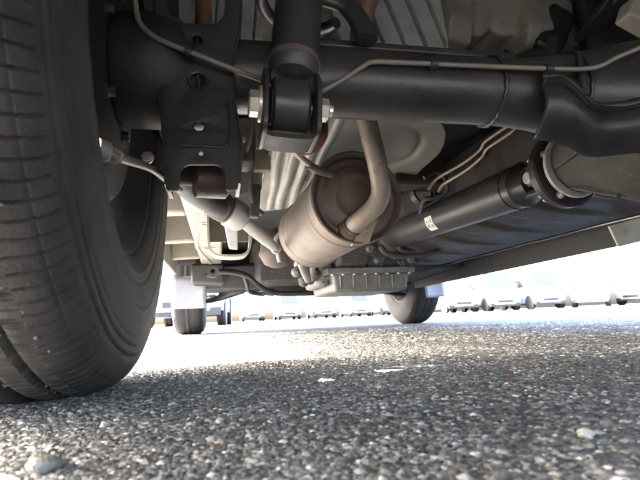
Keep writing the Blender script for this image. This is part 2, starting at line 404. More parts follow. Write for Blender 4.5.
def tyre_mesh(cx, cy, cz, detail):
    """tyre round the X axis: bead, sidewall with moulded rings, shoulder blocks, tread"""
    hw = TYRE_W/2
    key = [(-.74, .196), (-.86, .204), (-.93, .218), (-.985, .240), (-1.0, .262), (-.985, .284), (-.955, .300), (-.90, .317), (-.80, .330), (-.62, .338), (-.30, .342), (0, .343)]
    key = key + [(-a, b) for a, b in key[-2::-1]]
    ks = [Vector((a*hw, b, 0)) for a, b in key]
    sub = 9 if detail else 2
    prof = catmull(ks, sub)
    if detail:
        th = np.concatenate([np.linspace(-.55, 2.1, 1150), np.linspace(2.1, 2*np.pi-.55, 240)[1:-1]])
    else:
        th = np.linspace(0, 2*np.pi, 181)[:-1]
    n = len(th); vs = []
    for p in prof:
        a, r = p.x, p.y
        u = abs(a)/hw
        side = 1 if a >= 0 else -1
        d = np.zeros(n)
        if r > .312:                                    # tread and shoulder
            for gx, gw in ((.14, .05), (.42, .026), (.80, .012)):   # rain grooves round the tyre
                d -= (.0055 if gx < .6 else .0015)*np.exp(-((u-gx)/gw)**4)
            if .10 < u < .56:
                pitch = .027
                s = th*.343/pitch + side*u*.9 + (.43 if u > .42 else 0)
                fr = np.abs((s % 1) - .5)*2
                d -= .0040*np.clip((fr-.87)/.05, 0, 1)
                s2 = th*.343/(pitch/3) + side*u*2.3      # fine sipes
                f2 = np.abs((s2 % 1) - .5)*2
                d -= .0022*np.clip((f2-.84)/.06, 0, 1)
            elif u >= .60 and r > .314:
                s2 = th*.343/.0118 + side*u*1.6            # shallow shoulder sipes
                f2 = np.abs((s2 % 1) - .5)*2
                d -= .0030*np.clip((f2-.84)/.06, 0, 1)*(1 if u < .9 else .5)
        else:
            for rr, dep, wd in ((.3085, -.0022, .0016), (.304, .0012, .0016), (.2985, -.0016, .0014), (.291, -.0010, .0012), (.262, .0009, .002), (.232, -.0012, .0016), (.222, .0014, .002)):
                d += dep*math.exp(-((r-rr)/wd)**2)
        # direction of displacement: radial on the tread, sideways on the wall
        rad = min(1, max(0, (r-.29)/.03)); lat = (1-rad)*side*(1 if u > .5 else 0)
        R_ = r + d*max(rad, .25); A_ = a + d*lat
        # contact flattening
        zz = -np.cos(th)*R_; yy = -np.sin(th)*R_
        low = -(cz - .0005)
        over = np.clip(low - zz, 0, None); zz = np.maximum(zz, low)
        A_ = A_ + side*over*.25 + side*.004*np.exp(-(np.minimum(th, 2*np.pi-th)/.28)**2)*math.exp(-((r-.285)/.03)**2)
        A2 = np.broadcast_to(A_, (n,))
        vs.append(np.stack([cx + A2, cy + yy, cz + zz], 1))
    vs = np.concatenate(vs); m_ = len(prof)
    i, j = np.meshgrid(np.arange(m_-1), np.arange(n), indexing='ij')
    fs = np.stack([i*n+j, i*n+(j+1) % n, (i+1)*n+(j+1) % n, (i+1)*n+j], 2).reshape(-1, 4)
    mb = MB(); mb.v = [tuple(x) for x in vs]; mb.f = [tuple(x) for x in fs]
    return mb

def wheel(name, cx, cy, side, detail, dust):
    """wheel part: rim mesh carrying tyre, disc holes and hub; side = +1 when the inner face looks to +X"""
    s = side
    z = TYRE_R - .004
    rim = MB()
    n = 96 if detail else 48
    rim.lathe((cx, cy, z), X*s, [(.070, .198), (.074, .205), (.070, .207), (.062, .199), (.050, .186), (.030, .178), (-.03, .172), (-.055, .176), (-.070, .199), (-.074, .206), (-.070, .198),
                                 (-.054, .170), (-.03, .166), (.028, .172), (.048, .180), (.062, .193), (.070, .198)], n)
    r = rim.build(name, M['steel_dark'], car, 30)
    # pressed disc with vent holes
    holes = [circ(.128*math.cos(a), .128*math.sin(a), .017, 14) for a in [2*math.pi*k/8+.52 for k in range(8)]]
    plate('wheel_disc', circ(0, 0, .1685, 72), holes, .004, lambda a, b, c: (cx - s*(.045 - .012*math.cos(min(1, math.hypot(a, b)/.168)*math.pi)) + c, cy + a, z + b), M['steel_dark'], r)
    tyre_mesh(cx, cy, z, detail).build('tyre', M['rubber'] if detail else M['rubber_far'], r, 50 if detail else 40)
    hb = MB(); hb.lathe((cx, cy, z), -X*s, [(.02, 0), (.02, .05), (.045, .05), (.06, .035), (.075, .032), (.078, 0)], 24); hb.build('hub', M['steel_dark'], r)
    return r

rearw = wheel('rear_wheel', LX, AX_Y, 1, True, 1)
wheel('rear_wheel', RX, AX_Y, -1, False, 0)
wheel('front_wheel', LX, FR_Y, 1, False, 0)
wheel('front_wheel', RX, FR_Y, -1, False, 0)

# grit wedged in the tread of the near tyre
bv, bf0 = ico(1); q = MB()
for k in range(170):
    th = random.uniform(.10, 1.25); a = random.uniform(-.06, .062); rr = random.uniform(.0007, .0017)
    R_ = TYRE_R - .0045 - .02*max(0, abs(a)-.05)
    c0 = V(LX+a, AX_Y-math.sin(th)*R_, TYRE_R-.004-math.cos(th)*R_)
    q.add([c0+Vector(p)*rr*random.uniform(.8, 1.2) for p in bv], [tuple(int(i) for i in f) for f in bf0])
grit = q.build('tread_grit', mat('wedged_grit', (.22, .20, .175), .7, var=(.10, .09, .08), vscale=120), rearw, 80); tag(grit, kind='stuff')

# ---- rear axle: tube, swollen ends, flare to the differential
AXC = Vector((0, AX_Y, AX_Z))
DX = .62                                        # differential centre
ax = MB()
ax.lathe(AXC, X, [(-.050, 0), (-.050, .040), (-.015, .042), (.33, .042), (.37, .043), (.41, .047), (.45, .054), (.50, .064), (.54, .075),
                  (.58, .083), (.62, .087), (.66, .085), (.70, .078), (.76, .070), (.82, .050), (.88, .043), (1.05, .042), (1.09, .058), (1.11, 0)], 56)
axle = ax.build('rear_axle', M['black_gloss'], car, 40)
q = MB(); q.lathe(AXC, X, [(-.107, 0), (-.107, .058), (-.098, .063), (-.060, .063), (-.040, .058), (-.028, .046), (-.012, .0425)], 56); q.build('axle_end_housing', M['matte_black'], axle, 40)
for xx, rr in ((-.020, .0455), (.345, .0435), (.455, .056)):
    q = MB(); q.tube([AXC+V(xx+.0012*math.sin(k*2.3), 0, 0)+V(0, math.cos(k*math.pi/30), math.sin(k*math.pi/30))*rr for k in range(61)], [.0024+.0008*random.random() for _ in range(61)], 8, 1); q.build('weld_bead', M['black'], axle, 60)
fl = MB(); fl.box((.10, AX_Y-.012, AX_Z+.041), (.385, AX_Y+.02, AX_Z+.052)); fl.build('axle_top_rail', M['black'], axle, bevel=.003)
# brake backing plate and drum inside the wheel
bp_ = MB(); bp_.lathe((-.108, AX_Y, AX_Z), -X, [(0, 0), (0, .085), (.006, .100), (.010, .140), (.016, .146), (.020, .143), (.022, .132), (.060, .130), (.085, .126), (.088, .05), (.088, 0)], 64)
drum = bp_.build('brake_drum', M['matte_black'], axle, 35)
for a in (.4, 1.6, 2.7, 3.9, 5.1):
    b_ = MB(); b_.bolt((-.108, AX_Y+.072*math.cos(a), AX_Z+.072*math.sin(a)), X, .006, .008); b_.build('bolt', M['black'], axle)

# pressed bracket welded under the right of the axle (ends short of the differential)
def brk(u, v):
    # u along x, v round the tube from its face to a lip beneath
    x = .385 + .165*u
    top = AX_Z - .006 - .030*max(0, (u-.12)/.25 if u < .37 else 1) + .012*max(0, (u-.7)/.3)
    low = AX_Z - .072 - .018*min(1, u*2.2) + .010*max(0, u-.6)
    z = top*(1-v) + low*v
    bulge = .046 + .020*math.sin(min(1, v)*math.pi*.75) + .006*math.sin(u*9)
    y = AX_Y - bulge - (.010 if v < .06 else 0) + .035*v*v
    return V(x, y, z)
bk = MB(); bk.grid(brk, 40, 18)
bk.build('axle_bracket', M['black'], axle, 60, solid=.005)
wl = MB(); wl.tube([brk(i/20, 0)+V(0, .002, .0) for i in range(21)], [.0055+.002*random.random() for _ in range(21)], 8, 2); wl.build('weld_bead', M['black'], axle, 60)
wl = MB(); wl.tube([V(.44, AX_Y-.056, AX_Z+.03), V(.437, AX_Y-.060, AX_Z), V(.436, AX_Y-.062, AX_Z-.03)], [.004, .0055, .004], 8, 6); wl.build('weld_bead', M['black'], axle, 60)

# ---- differential carrier, pinion flange and propeller shaft
pin = P(564, 170, .735); PXX, PZZ = pin.x, pin.z
df = MB()
df.lathe((PXX+.012, 0, PZZ+.008), Yv, [(.50, 0), (.50, .115), (.545, .118), (.575, .112), (.60, .100), (.655, .072), (.69, .060), (.705, .056), (.712, .056), (.712, 0)], 48)
diff = df.build('differential_carrier', M['diff'], car, 40)
for k in range(8):
    a = k*math.pi/4 + .25
    e = V(math.cos(a), 0, math.sin(a)); c0 = V(PXX+.012, 0, PZZ+.008)
    rb = MB(); rb.bar(c0+V(0, .575, 0)+e*.112, c0+V(0, .70, 0)+e*.056, .007, .012, up=e); rb.build('casting_rib', M['diff'], diff, bevel=.002)
rb = MB(); rb.bar(P(603, 143, .575), P(648, 190, .545), .008, .016, up=(0, 1, 0)); rb.build('casting_rib', M['diff'], diff, bevel=.002)
rb = MB(); rb.bolt(P(605, 146, .575), -Yv, .004, .006); rb.build('bolt', M['zinc'], diff)
sl_ = MB(); sl_.lathe((PXX+.003, 0, PZZ+.002), Yv, [(.7125, .045), (.7125, .0575), (.716, .0595), (.7195, .0575), (.7195, .045)], 48); sl_.build('seal_ring', M['seal'], diff)
cov = MB(); cov.lathe((DX, 0, AX_Z), -Yv, [(-.50, .090), (-.49, .091), (-.475, .086), (-.455, .07), (-.445, .04), (-.442, 0)], 48); cov.build('cover', M['black_gloss'], axle, 40)
for k in range(10):
    a = k*math.pi/5
    b_ = MB(); b_.bolt((DX+.093*math.cos(a), AX_Y-.035, AX_Z+.093*math.sin(a)), -Yv, .007, .009); b_.build('bolt', M['zinc'], diff)

ps = MB()
S_END = P(392, 236, 1.62)
S0 = V(PXX, .745, PZZ); S1 = V(S_END.x, 1.62, S_END.z); SD = (S1-S0).normalized(); SL = (S1-S0).length
ps.lathe(S0, SD, [(.075, 0), (.075, .030), (.092, .034), (.105, .0450), (.62, .0450), (SL-.02, .0450), (SL, .030), (SL, 0)], 48)
shaft = ps.build('propeller_shaft', M['black_gloss'], car, 35)
fg = MB(); fg.lathe(S0, SD, [(-.022, 0), (-.022, .066), (-.019, .070), (-.004, .070), (0, .066), (.004, .044), (.018, .032), (.03, .028), (.03, 0)], 48)
flange = fg.build('pinion_flange', M['black'], shaft, 35)
_e1 = SD.cross(Z).normalized(); _e2 = SD.cross(_e1)
for k in range(4):
    a = k*math.pi/2 + .45
    e = _e1*math.cos(a) + _e2*math.sin(a)
    b_ = MB(); b_.bolt(S0+SD*-.022+e*.055, -SD, .0055, .007, stud=.003); b_.build('bolt', M['zinc'], shaft)
    b_ = MB(); b_.bolt(S0+SD*.004+e*.055, SD, .0065, .010, stud=.006); b_.build('nut', M['zinc'], shaft)
for sg in (1, -1):       # universal joint yokes
    yk = MB(); yk.bar(S0+SD*.018+_e1*sg*.026, S0+SD*.058+_e1*sg*.024, .014, .034, up=_e2); yk.build('yoke', M['black'], shaft, bevel=.004)
    yk = MB(); yk.bar(S0+SD*.042+_e2*sg*.026, S0+SD*.092+_e2*sg*.025, .014, .034, up=_e1); yk.build('yoke', M['black'], shaft, bevel=.004)
    cp = MB(); cp.lathe(S0+SD*.048, _e1*sg, [(.010, 0), (.010, .012), (.036, .012), (.038, .010), (.038, 0)], 20); cp.build('bearing_cap', M['zinc'], shaft)
    cp = MB(); cp.lathe(S0+SD*.048, _e2*sg, [(.010, 0), (.010, .012), (.036, .012), (.038, .010), (.038, 0)], 20); cp.build('bearing_cap', M['zinc'], shaft)
bw = MB(); bw.tube([S0+SD*.13-_e1*.0, S0+SD*.131], .0466, 32, 1); bw.build('weld_bead', M['black'], shaft)
# paper sticker wrapped on the tube with a little faded print
def wrap(t, a, r): return S0 + SD*t + (_e1*math.cos(a) + _e2*math.sin(a))*r
st_t = (P(437, 217, 1.22).y - S0.y)/SD.y
toCam = (CAM - (S0+SD*st_t)); toCam -= SD*toCam.dot(SD); A0 = math.atan2(toCam.dot(_e2), toCam.dot(_e1))
stk = MB(); stk.grid(lambda u, v: wrap(st_t-.022+.044*u, A0-.15+.80*(v-.5)*1.2, .0456), 2, 12)
stick = stk.build('sticker', M['sticker'], shaft)
for (u0, u1, v0, v1) in ((.15, .35, .2, .45), (.15, .3, .55, .8), (.45, .55, .2, .75), (.65, .85, .25, .5), (.68, .82, .6, .75)):
    pr = MB(); pr.grid(lambda u, v: wrap(st_t-.022+.044*(u0+(u1-u0)*u), A0-.15+.80*(v0+(v1-v0)*v-.5)*1.2, .0458), 1, 6); pr.build('printed_mark', M['print'], stick)

# ---- shock absorber with eye, U bracket and bolt
sh_top = P(305, -70, .475); sh_bot = P(293, 77, .455)
sdv = (sh_bot-sh_top).normalized(); sln = (sh_bot-sh_top).length
sh = MB(); sh.lathe(sh_top, sdv, [(-.15, 0), (-.15, .0255), (sln-.022, .0255), (sln-.020, .0268), (sln-.012, .0268), (sln-.010, .0255), (sln-.003, .0248), (sln, .0225), (sln+.003, .012), (sln+.006, 0)], 44)
shock = sh.build('shock_absorber', M['shock'], car, 35)
rg = MB(); rg.lathe(sh_top, sdv, [(sln-.0195, .0262), (sln-.0195, .0274), (sln-.0125, .0274), (sln-.0125, .0262)], 44); rg.build('rust_band', M['rust'], shock)
ey = P(289, 107, .455); ey_ax = (P(310, 109, .455)-P(270, 105, .455)).normalized()
e_ = MB(); e_.lathe(ey, ey_ax, [(-.018, .012), (-.018, .0265), (-.016, .0285), (.016, .0285), (.018, .0265), (.018, .012)], 44); e_.build('shock_eye', M['shock'], shock, 30)
e_ = MB(); e_.lathe(ey, ey_ax, [(-.0215, 0), (-.0215, .010), (-.019, .020), (.019, .020), (.0215, .010), (.0215, 0)], 32); e_.build('eye_bushing', M['black_rubber'], shock)
bn = ey_ax; bu = (Z - bn*Z.dot(bn)).normalized(); bf = bu.cross(bn)     # bf points forward (+Y)
for sg in (-1, 1):
    pl = MB()
    c0 = ey + bn*sg*.0255
    outl = rounded([(-.034, -.038), (-.034, .012), (-.012, .036), (.075, .050), (.075, -.02), (.02, -.040)], .012)
    plate('bracket_cheek', outl, [], .0045, lambda a, b, c, c0=c0: c0 + bf*a + bu*b + bn*c, M['black'], shock, .0008)
bt_ = MB(); bt_.strip([ey+bu*-.036+bn*-.024, ey+bu*-.0385+bn*-.018, ey+bu*-.039, ey+bu*-.0385+bn*.018, ey+bu*-.036+bn*.024], bf*.040, .0045); bt_.build('bracket_floor', M['matte_black'], shock, 60)
b_ = MB(); b_.bolt(ey-bn*.028, -bn, .0135, .013, 1.35); b_.build('bolt_head', M['zinc'], shock, 25)
b_ = MB(); b_.bolt(ey+bn*.028, bn, .0120, .013, 1.2, stud=.004); b_.build('nut', M['zinc'], shock, 25)
b_ = MB(); b_.tube([ey-bn*.03, ey+bn*.03], .006, 12, 1); b_.build('bolt_shank', M['zinc'], shock)

# ---- perforated black bracket beside the wheel
PY = .485
def pp(px, py): q = P(px, py, PY); return (q.x, q.z)
pscale = .485/480*1.02
outl = rounded([pp(152, -30), pp(158, 60), pp(164, 140), pp(166, 191), pp(179, 191), pp(181, 170), pp(187, 165), pp(219, 165), pp(224, 172), pp(226, 191), pp(238, 190), pp(241, 140), pp(234, 100), pp(233, 60), pp(240, 20), pp(241, -30)],
               [0, .01, .01, .004, .003, .006, .006, .006, .006, .003, .004, .01, .01, .01, .01, 0])
def pc(px, py, r): a = pp(px, py); return circ(a[0], a[1], r*pscale)
holes = [rounded([pp(164, -20), pp(166, 8), pp(175, 24), pp(214, 26), pp(224, 18), pp(226, -20)], .008), pc(197, 41, 5.2), pc(198, 81, 8), pc(199, 127, 5), pc(201, 154, 2.6)]
hang = plate('perforated_bracket', outl, holes, .006, lambda a, b, c: (a, PY+c, b), M['matte_black'], car, .001)
for (p, r) in (((197, 41), 5.2), ((198, 81), 8)):
    c0 = P(p[0], p[1], PY-.003); rr = r*pscale
    q = MB(); q.lathe(c0, -Yv, [(0, rr*1.0), (.0018, rr*1.05), (.0022, rr*1.18), (0, rr*1.35)], 28); q.build('hole_rim', M['black'], hang)
for seg in ([pp(182, 146), pp(205, 147), pp(222, 148), pp(228, 142), pp(229, 120), pp(227, 104)],):
    q = MB(); q.tube([V(a, PY-.003, b) for a, b in seg], .0016, 8, 6); q.build('pressed_edge', M['black'], hang)
for xs, ys in ((((152, -30), (158, 60), (164, 140), (166, 184)), 1), (((241, -30), (240, 20), (233, 60), (234, 100), (241, 140), (239, 183)), 1)):   # folded side flanges, running forward
    q = MB(); pts = [P(a, b, PY) for a, b in xs]
    q.strip([p + V(0, .030, 0) for p in catmull(pts, 4)], (0, .056, 0), .004); q.build('side_flange', M['black'], hang, 50)
# brown bushing seen through the arch
bs = MB(); bs.lathe(P(211, 178, .56), (1, .15, 0), [(-.020, 0), (-.020, .020), (-.017, .024), (.017, .024), (.020, .020), (.020, 0)], 32); bs.build('arm_bushing', M['rust'], hang)
bs = MB(); bs.lathe(P(193, 172, .57), (1, .15, 0), [(-.02, 0), (-.02, .017), (.02, .017), (.02, 0)], 24); bs.build('bushing_sleeve', M['black_rubber'], hang)

# ---- brake pipe hugging the axle
bp1 = [P(134, -25, .47), P(136, 8, .47), P(141, 25, .468), P(160, 40, .466), P(200, 56, .465), P(235, 70, .468), P(262, 80, .485), P(292, 92, .490), P(312, 94, .487), P(324, 90, .483), P(345, 78, .480), P(366, 64.5, .478),
       P(374, 62, .478), P(390, 62, .478), P(480, 66, .476), P(550, 68.5, .468), P(582, 69, .455), P(600, 66, .448), P(618, 57, .44), P(645, 45, .43), P(690, 20, .42)]
q = MB(); q.tube(bp1, .0029, 12, 5); q.build('brake_pipe', M['line'], car, 60)
for (a, b, Yc) in ((185, 50.5, .4655), (430, 64, .4782), (545, 68.4, .4688)):
    q = MB(); c0 = P(a, b, Yc); c1 = P(a+7, b+(2.6 if a < 300 else .25), Yc); q.tube([c0, c1], .0056, 14, 1)
    q.bar(c0*.5+c1*.5+V(0, .004, .004), c0*.5+c1*.5+V(0, .022, .010), .006, .003); q.build('pipe_clip', M['black'], car, 40)
# hand brake cable and nipples behind the hub
q = MB(); q.tube([P(90, 148, .415), P(106, 152, .42), P(120, 158, .43), P(150, 168, .50), P(166, 180, .56), P(180, 190, .62)], [.005, .005, .0045, .004, .004, .004], 12, 5)
cable = q.build('hand_brake_cable', M['line'], car, 60)
q = MB(); q.lathe(P(100, 150, .418), P(120, 158, .43)-P(103, 151, .42), [(-.004, 0), (-.004, .0095), (.006, .0095), (.008, .007), (.018, .0065), (.018, 0)], 18); q.build('cable_ferrule', M['alloy_light'], cable)
q = MB(); q.bolt(P(148, 158, .58), (-.2, -1, 0), .006, .008); q.build('bolt', M['zinc'], cable)

# ---- coil spring standing on the axle, behind the shock absorber
cs = []
cc = P(302, 20, .56); 
for k in range(90):
    a = k/90*2*math.pi*2.6 + .3
    cs.append(V(cc.x + .052*math.cos(a), .56 + .052*math.sin(a), .455 + .055*k/90*2.6*.9))
q = MB(); q.tube([V(cc.x+.066, .50, .385), V(cc.x+.064, .505, .402), V(cc.x+.055, .51, .425), V(cc.x+.040, .513, .440), V(cc.x+.018, .515, .447), V(cc.x-.006, .515, .447), V(cc.x-.03, .52, .44)], .0125, 16, 5, squash=(.75, 1.1)); 
spring = q.build('spring_seat_hoop', M['black'], car, 60)
q = MB(); q.tube(cs, .008, 12, 1); q.build('coil_spring', M['black'], spring, 60)

# ---- exhaust: silencer, its dished end, tail pipe over the axle
mc = P(357, 197, .87); MC = V(mc.x, 0, mc.z)
MR = .088
tilt = (V(mc.x-.02, 1.24, mc.z-.006) - V(mc.x, .87, mc.z)).normalized()
mf0 = V(mc.x, .87, mc.z)
q = MB(); q.lathe(mf0, tilt, [(.006, MR-.004), (0, MR-.001), (-.003, MR+.002), (-.001, MR+.005), (.007, MR+.005), (.012, MR+.001), (.05, MR), (.30, MR), (.345, MR+.001), (.352, MR+.005), (.360, MR+.003), (.372, MR-.02), (.380, .05), (.382, 0)], 72, caps=False)
muff = q.build('muffler', M['muffler'], car, 35)
for t in (.060, .318):
    q = MB(); q.lathe(mf0, tilt, [(t-.006, MR-.001), (t-.003, MR+.0018), (t+.003, MR+.0018), (t+.006, MR-.001)], 72); q.build('rolled_bead', M['muffler'], muff, 60)
e1m = tilt.cross(Z).normalized(); e2m = tilt.cross(e1m)
def endface(u, v):
    r = (MR-.003)*u; a = 2*math.pi*v
    z = .004 - .007*math.cos(u*math.pi*.5)
    z += .005*math.exp(-((u-.80)/.06)**2)*(.55+.45*math.cos(a*3+.6))     # pressed lobes
    z -= .003*math.exp(-((u-.55)/.10)**2)
    if u > .93: z += .006*math.exp(-((u-.95)/.02)**2)
    return mf0 + tilt*z + (e1m*math.cos(a) + e2m*math.sin(a))*r
q = MB(); q.lathe(P(350, 229, .876), P(353, 226, .866)-P(345, 234, .895), [(.009, .0178), (.0105, .0205), (.0135, .0208), (.015, .0178)], 28); q.build('weld_bead', M['rust'], muff, 60)
q = MB(); q.grid(endface, 28, 96); q.build('muffler_end', M['rust'], muff, 60)
tp = [P(345, 234, .895), P(353, 226, .866), P(365, 216, .842), P(376, 205, .824), P(381, 190, .810), P(377, 163, .795), P(367, 120, .775), P(361, 80, .755), P(360, 40, .735), P(366, 5, .715), P(385, -35, .68), P(420, -70, .62), P(470, -100, .53)]
q = MB(); q.tube(tp[:8], .0180, 24, 6); tpipe = q.build('tail_pipe', M['pipe'], muff, 60)
q = MB(); q.tube(tp[7:], .0180, 24, 6); q.build('upper_tail_pipe', M['rust_pipe'], muff, 60)
q = MB(); q.lathe(P(350, 229, .876), P(353, 226, .866)-P(345, 234, .895), [(-.012, .026), (0, .026), (.004, .0245), (.008, .0205), (.010, .0178)], 28); q.build('pipe_collar', M['rust'], muff, 50)
# gusset with three dimples under the pipe
gp = [P(351, 246, .872), P(369, 243, .868), P(378, 219, .846), P(360, 226, .858)]
q = MB(); nrm = (gp[1]-gp[0]).cross(gp[3]-gp[0]).normalized()*.002
q.hexa([p-nrm for p in gp]+[p+nrm for p in gp]); gus = q.build('pipe_gusset', M['pipe'], muff, bevel=.0012)
for (a, b) in ((366, 239), (367, 234), (367, 229)):
    q = MB(); q.lathe(P(a, b, .8530+.0011*(b-229)), -Yv, [(-.002, 0), (-.002, .0022), (.0012, .002), (.0012, 0)], 10); q.build('dimple', M['print'], gus)
q = MB(); q.tube([P(294, 150, .80), P(304, 160, .82), P(316, 169, .84), P(326, 173, .86), P(337, 178, .885)], .0062, 12, 6); hgr = q.build('hanger_rod', M['pipe'], muff, 60)
q = MB(); q.tube([P(308, 165, .828), P(318, 170, .845), P(326, 173, .858)], .0076, 12, 4); q.build('hanger_sleeve', M['rust'], muff, 60)
# front pipe from the silencer to the catalyst
q = MB(); q.tube([mf0+tilt*.37, mf0+tilt*.46+V(-.02, 0, .0), P(297, 232, 1.42), P(286, 238, 1.55)], .021, 20, 6); q.build('front_pipe', M['muffler'], muff, 60)
# red-brown rubber hanger peeping out beside the shock bracket
q = MB(); q.tube([P(322, 118, .63), P(322, 136, .63), P(312, 148, .63), P(298, 150, .63)], .008, 10, 5); q.build('rubber_hanger', mat('red_brown_rubber', (.16, .035, .028), .6, var=(.09, .03, .025), vscale=40), muff, 60)

# catalyst can further forward
cc0 = P(277, 240, 1.62); cdir = (P(276, 268, 1.60)-P(277, 240, 1.62)).normalized()
q = MB(); q.lathe(cc0, cdir, [(-.03, 0), (-.03, .035), (0, .052), (.01, .056), (.055, .056), (.065, .054), (.085, .042), (.095, .022), (.096, 0)], 40); cat = q.build('catalytic_converter', mat('dark_rusted_can', (.065, .042, .034), .65, .0, var=(.045, .035, .031), vscale=24, spots=(.12, .06, .035), sscale=90, sthr=.58, bump=.3), car, 35)
q = MB(); q.lathe(cc0, cdir, [(.050, .055), (.050, .060), (.058, .060), (.058, .055)], 40); q.build('converter_seam', M['muffler'], cat)
q = MB(); q.tube([P(280, 262, 1.5), P(277, 248, 1.5), P(276, 238, 1.5), P(283, 232, 1.5)], .008, 10, 5); q.build('sensor', M['alloy_light'], cat, 60)
q = MB(); q.tube([cc0+cdir*.0+V(.02, 0, 0), P(290, 236, 1.58), P(300, 228, 1.52)], .026, 18, 6); q.build('elbow_pipe', M['muffler'], cat, 60)

# ---- heat shields
def hs(u, v):          # floor shield above the muffler, ribs running along the car
    y = .70 + .80*v
    xr = float(np.interp(y, [.70, .80, .822, .85, .892, .94, .986, 1.254, 1.5], [.36, .395, .412, .445, .473, .492, .503, .524, .527]))
    x = .105 + (xr-.105)*u
    z = .405 + .036*math.exp(-((x-.40)/.15)**2)
    rib = 0
    for c, wd, a in ((.135, .008, .005), (.165, .011, .010), (.200, .010, .010), (.232, .007, .006)):
        s = x - c - .05*(v-.5) - .002*math.sin(v*9+c*60)
        rib += a*math.exp(-(s/wd)**4)
    z -= rib*min(1, max(0, (1-v)/.06))*min(1, max(0, v/.15))
    z += .007*math.exp(-((math.hypot(x-.33, (y-1.02)*.8)-.125)/.008)**2)*(x > .30)     # pressed swage
    z += .004*math.sin(x*31+y*9)*math.sin(y*13) - .003*math.exp(-((x-y*.35-.02)/.02)**2)
    return V(x, y, z)
q = MB(); q.grid(hs, 120, 80)
shield = q.build('muffler_heat_shield', M['shield'], car, 60, solid=.0016)
q = MB(); q.tube([V(.105, .72+.78*i/12, .403) for i in range(13)], .003, 8, 1); q.build('rolled_edge', M['shield'], shield)
# corrugated grey sheet above the axle
c00, c10, c01, c11 = P(318, -40, .86), P(428, -40, .86), P(340, 66, .86), P(446, 66, .86)
def smooth(t): t = max(0, min(1, t)); return t*t*(3-2*t)
def corr(u, v):
    p = c00*(1-u)*(1-v) + c10*u*(1-v) + c01*(1-u)*v + c11*u*v
    ph = (u - .02)*5.2 - v*1.25 + .1
    f = ph % 1
    d = .022*smooth(min(f, 1-f)/.14)
    return p - V(0, d, 0)
q = MB(); q.grid(corr, 200, 60); q.build('corrugated_shield', M['grey_sheet'], car, 40, solid=.0012)

# pale panel seen through the top window of the perforated bracket
d00, d10, d01, d11 = P(120, -60, .80), P(262, -60, .80), P(120, 44, .80), P(262, 44, .80)
def corr2(u, v):
    p = d00*(1-u)*(1-v) + d10*u*(1-v) + d01*(1-u)*v + d11*u*v
    f = (u*7.0 + v*.5) % 1
    return p - V(0, .010*min(1, min(f, 1-f)/.08), 0)
q = MB(); q.grid(corr2, 150, 40); pan2 = q.build('corrugated_panel', M['grey_sheet'], car, 40, solid=.0012)
q = MB(); q.tube([P(201, -40, .74), P(203, 0, .74), P(206, 44, .74)], .013, 14, 4); q.build('filler_pipe', M['rust_pipe'], pan2, 60)

# ---- underbody floor with pressed ribs
def smooth(t): t = max(0, min(1, t)); return t*t*(3-2*t)
def floor_rear(u, v):
    x = .465 + .715*u
    y = (-.60 + 1.45*(v/.35)) if v < .35 else .85 + .55*((v-.35)/.65)      # dense mesh round the step and ribs
    wall = smooth((y-.915)/.03)                     # upright wall between the high rear floor and the low front one
    z = .800 - .088*wall
    y0 = y
    for c in (.548, .748, .948):
        rib = smooth((x-c+.050)/.022) - smooth((x-c-.028)/.022)
        z -= .034*rib*smooth((y0-.945)/.02)*(1 - smooth((y0-1.32)/.05))
        y -= .034*rib*wall*(1-smooth((y0-.955)/.05))
        dent = math.exp(-((x-c-.095)/.014)**2)
        z += .016*dent*wall
    y += .010*math.sin(x*23)*wall*(1-smooth((y0-.96)/.05))
    z += .03*smooth((.485-x)/.02)
    return V(x, y, z)
q = MB(); q.grid(floor_rear, 170, 240); floorp = q.build('floor_pan', M['cream_dirty'], car, 60, solid=.002)
q = MB(); q.box((.835, .865, .50), (1.2, .900, .81)); q.box((.835, .30, .765), (1.2, .865, .79)); q.build('liner_panel', M['matte_black'], floorp, bevel=.01)
q = MB(); q.lathe(P(470, 49, PZ(470, 49, .712).y), Z, [(-.006, 0), (-.006, .006), (.004, .006), (.004, 0)], 14); q.build('drain_plug', M['trim'], floorp)
# rear left floor; then front and tunnel floors, dark-coated to stand in for shade
q = MB(); q.grid(lambda u, v: V(-.29+.70*u, -.60+2.00*v, .80 - .02*(smooth((u-.35)/.03)-smooth((u-.5)/.03)) - .02*(smooth((u-.65)/.03)-smooth((u-.8)/.03))), 80, 10); q.build('rear_floor', M['cream_dirty'], car, 60, solid=.002)
q = MB(); q.box((-.10, 1.40, .50), (1.12, 3.3, .53)); q.box((.30, 1.40, .53), (1.12, 1.43, .80)); q.build('front_floor', M['undercoat_shade'], car)
q = MB(); q.grid(lambda u, v: V(.47 + .20*u, .95+.9*v, .52 - .02*math.sin(u*math.pi)), 10, 4); q.build('tunnel_floor', M['undercoat_shade'], car, solid=.002)
# cross member above the fuel tank line, dark
q = MB(); q.box((.46, 1.16, .40), (1.12, 1.24, .56)); q.build('cross_member', M['undercoat_shade'], car, bevel=.01)
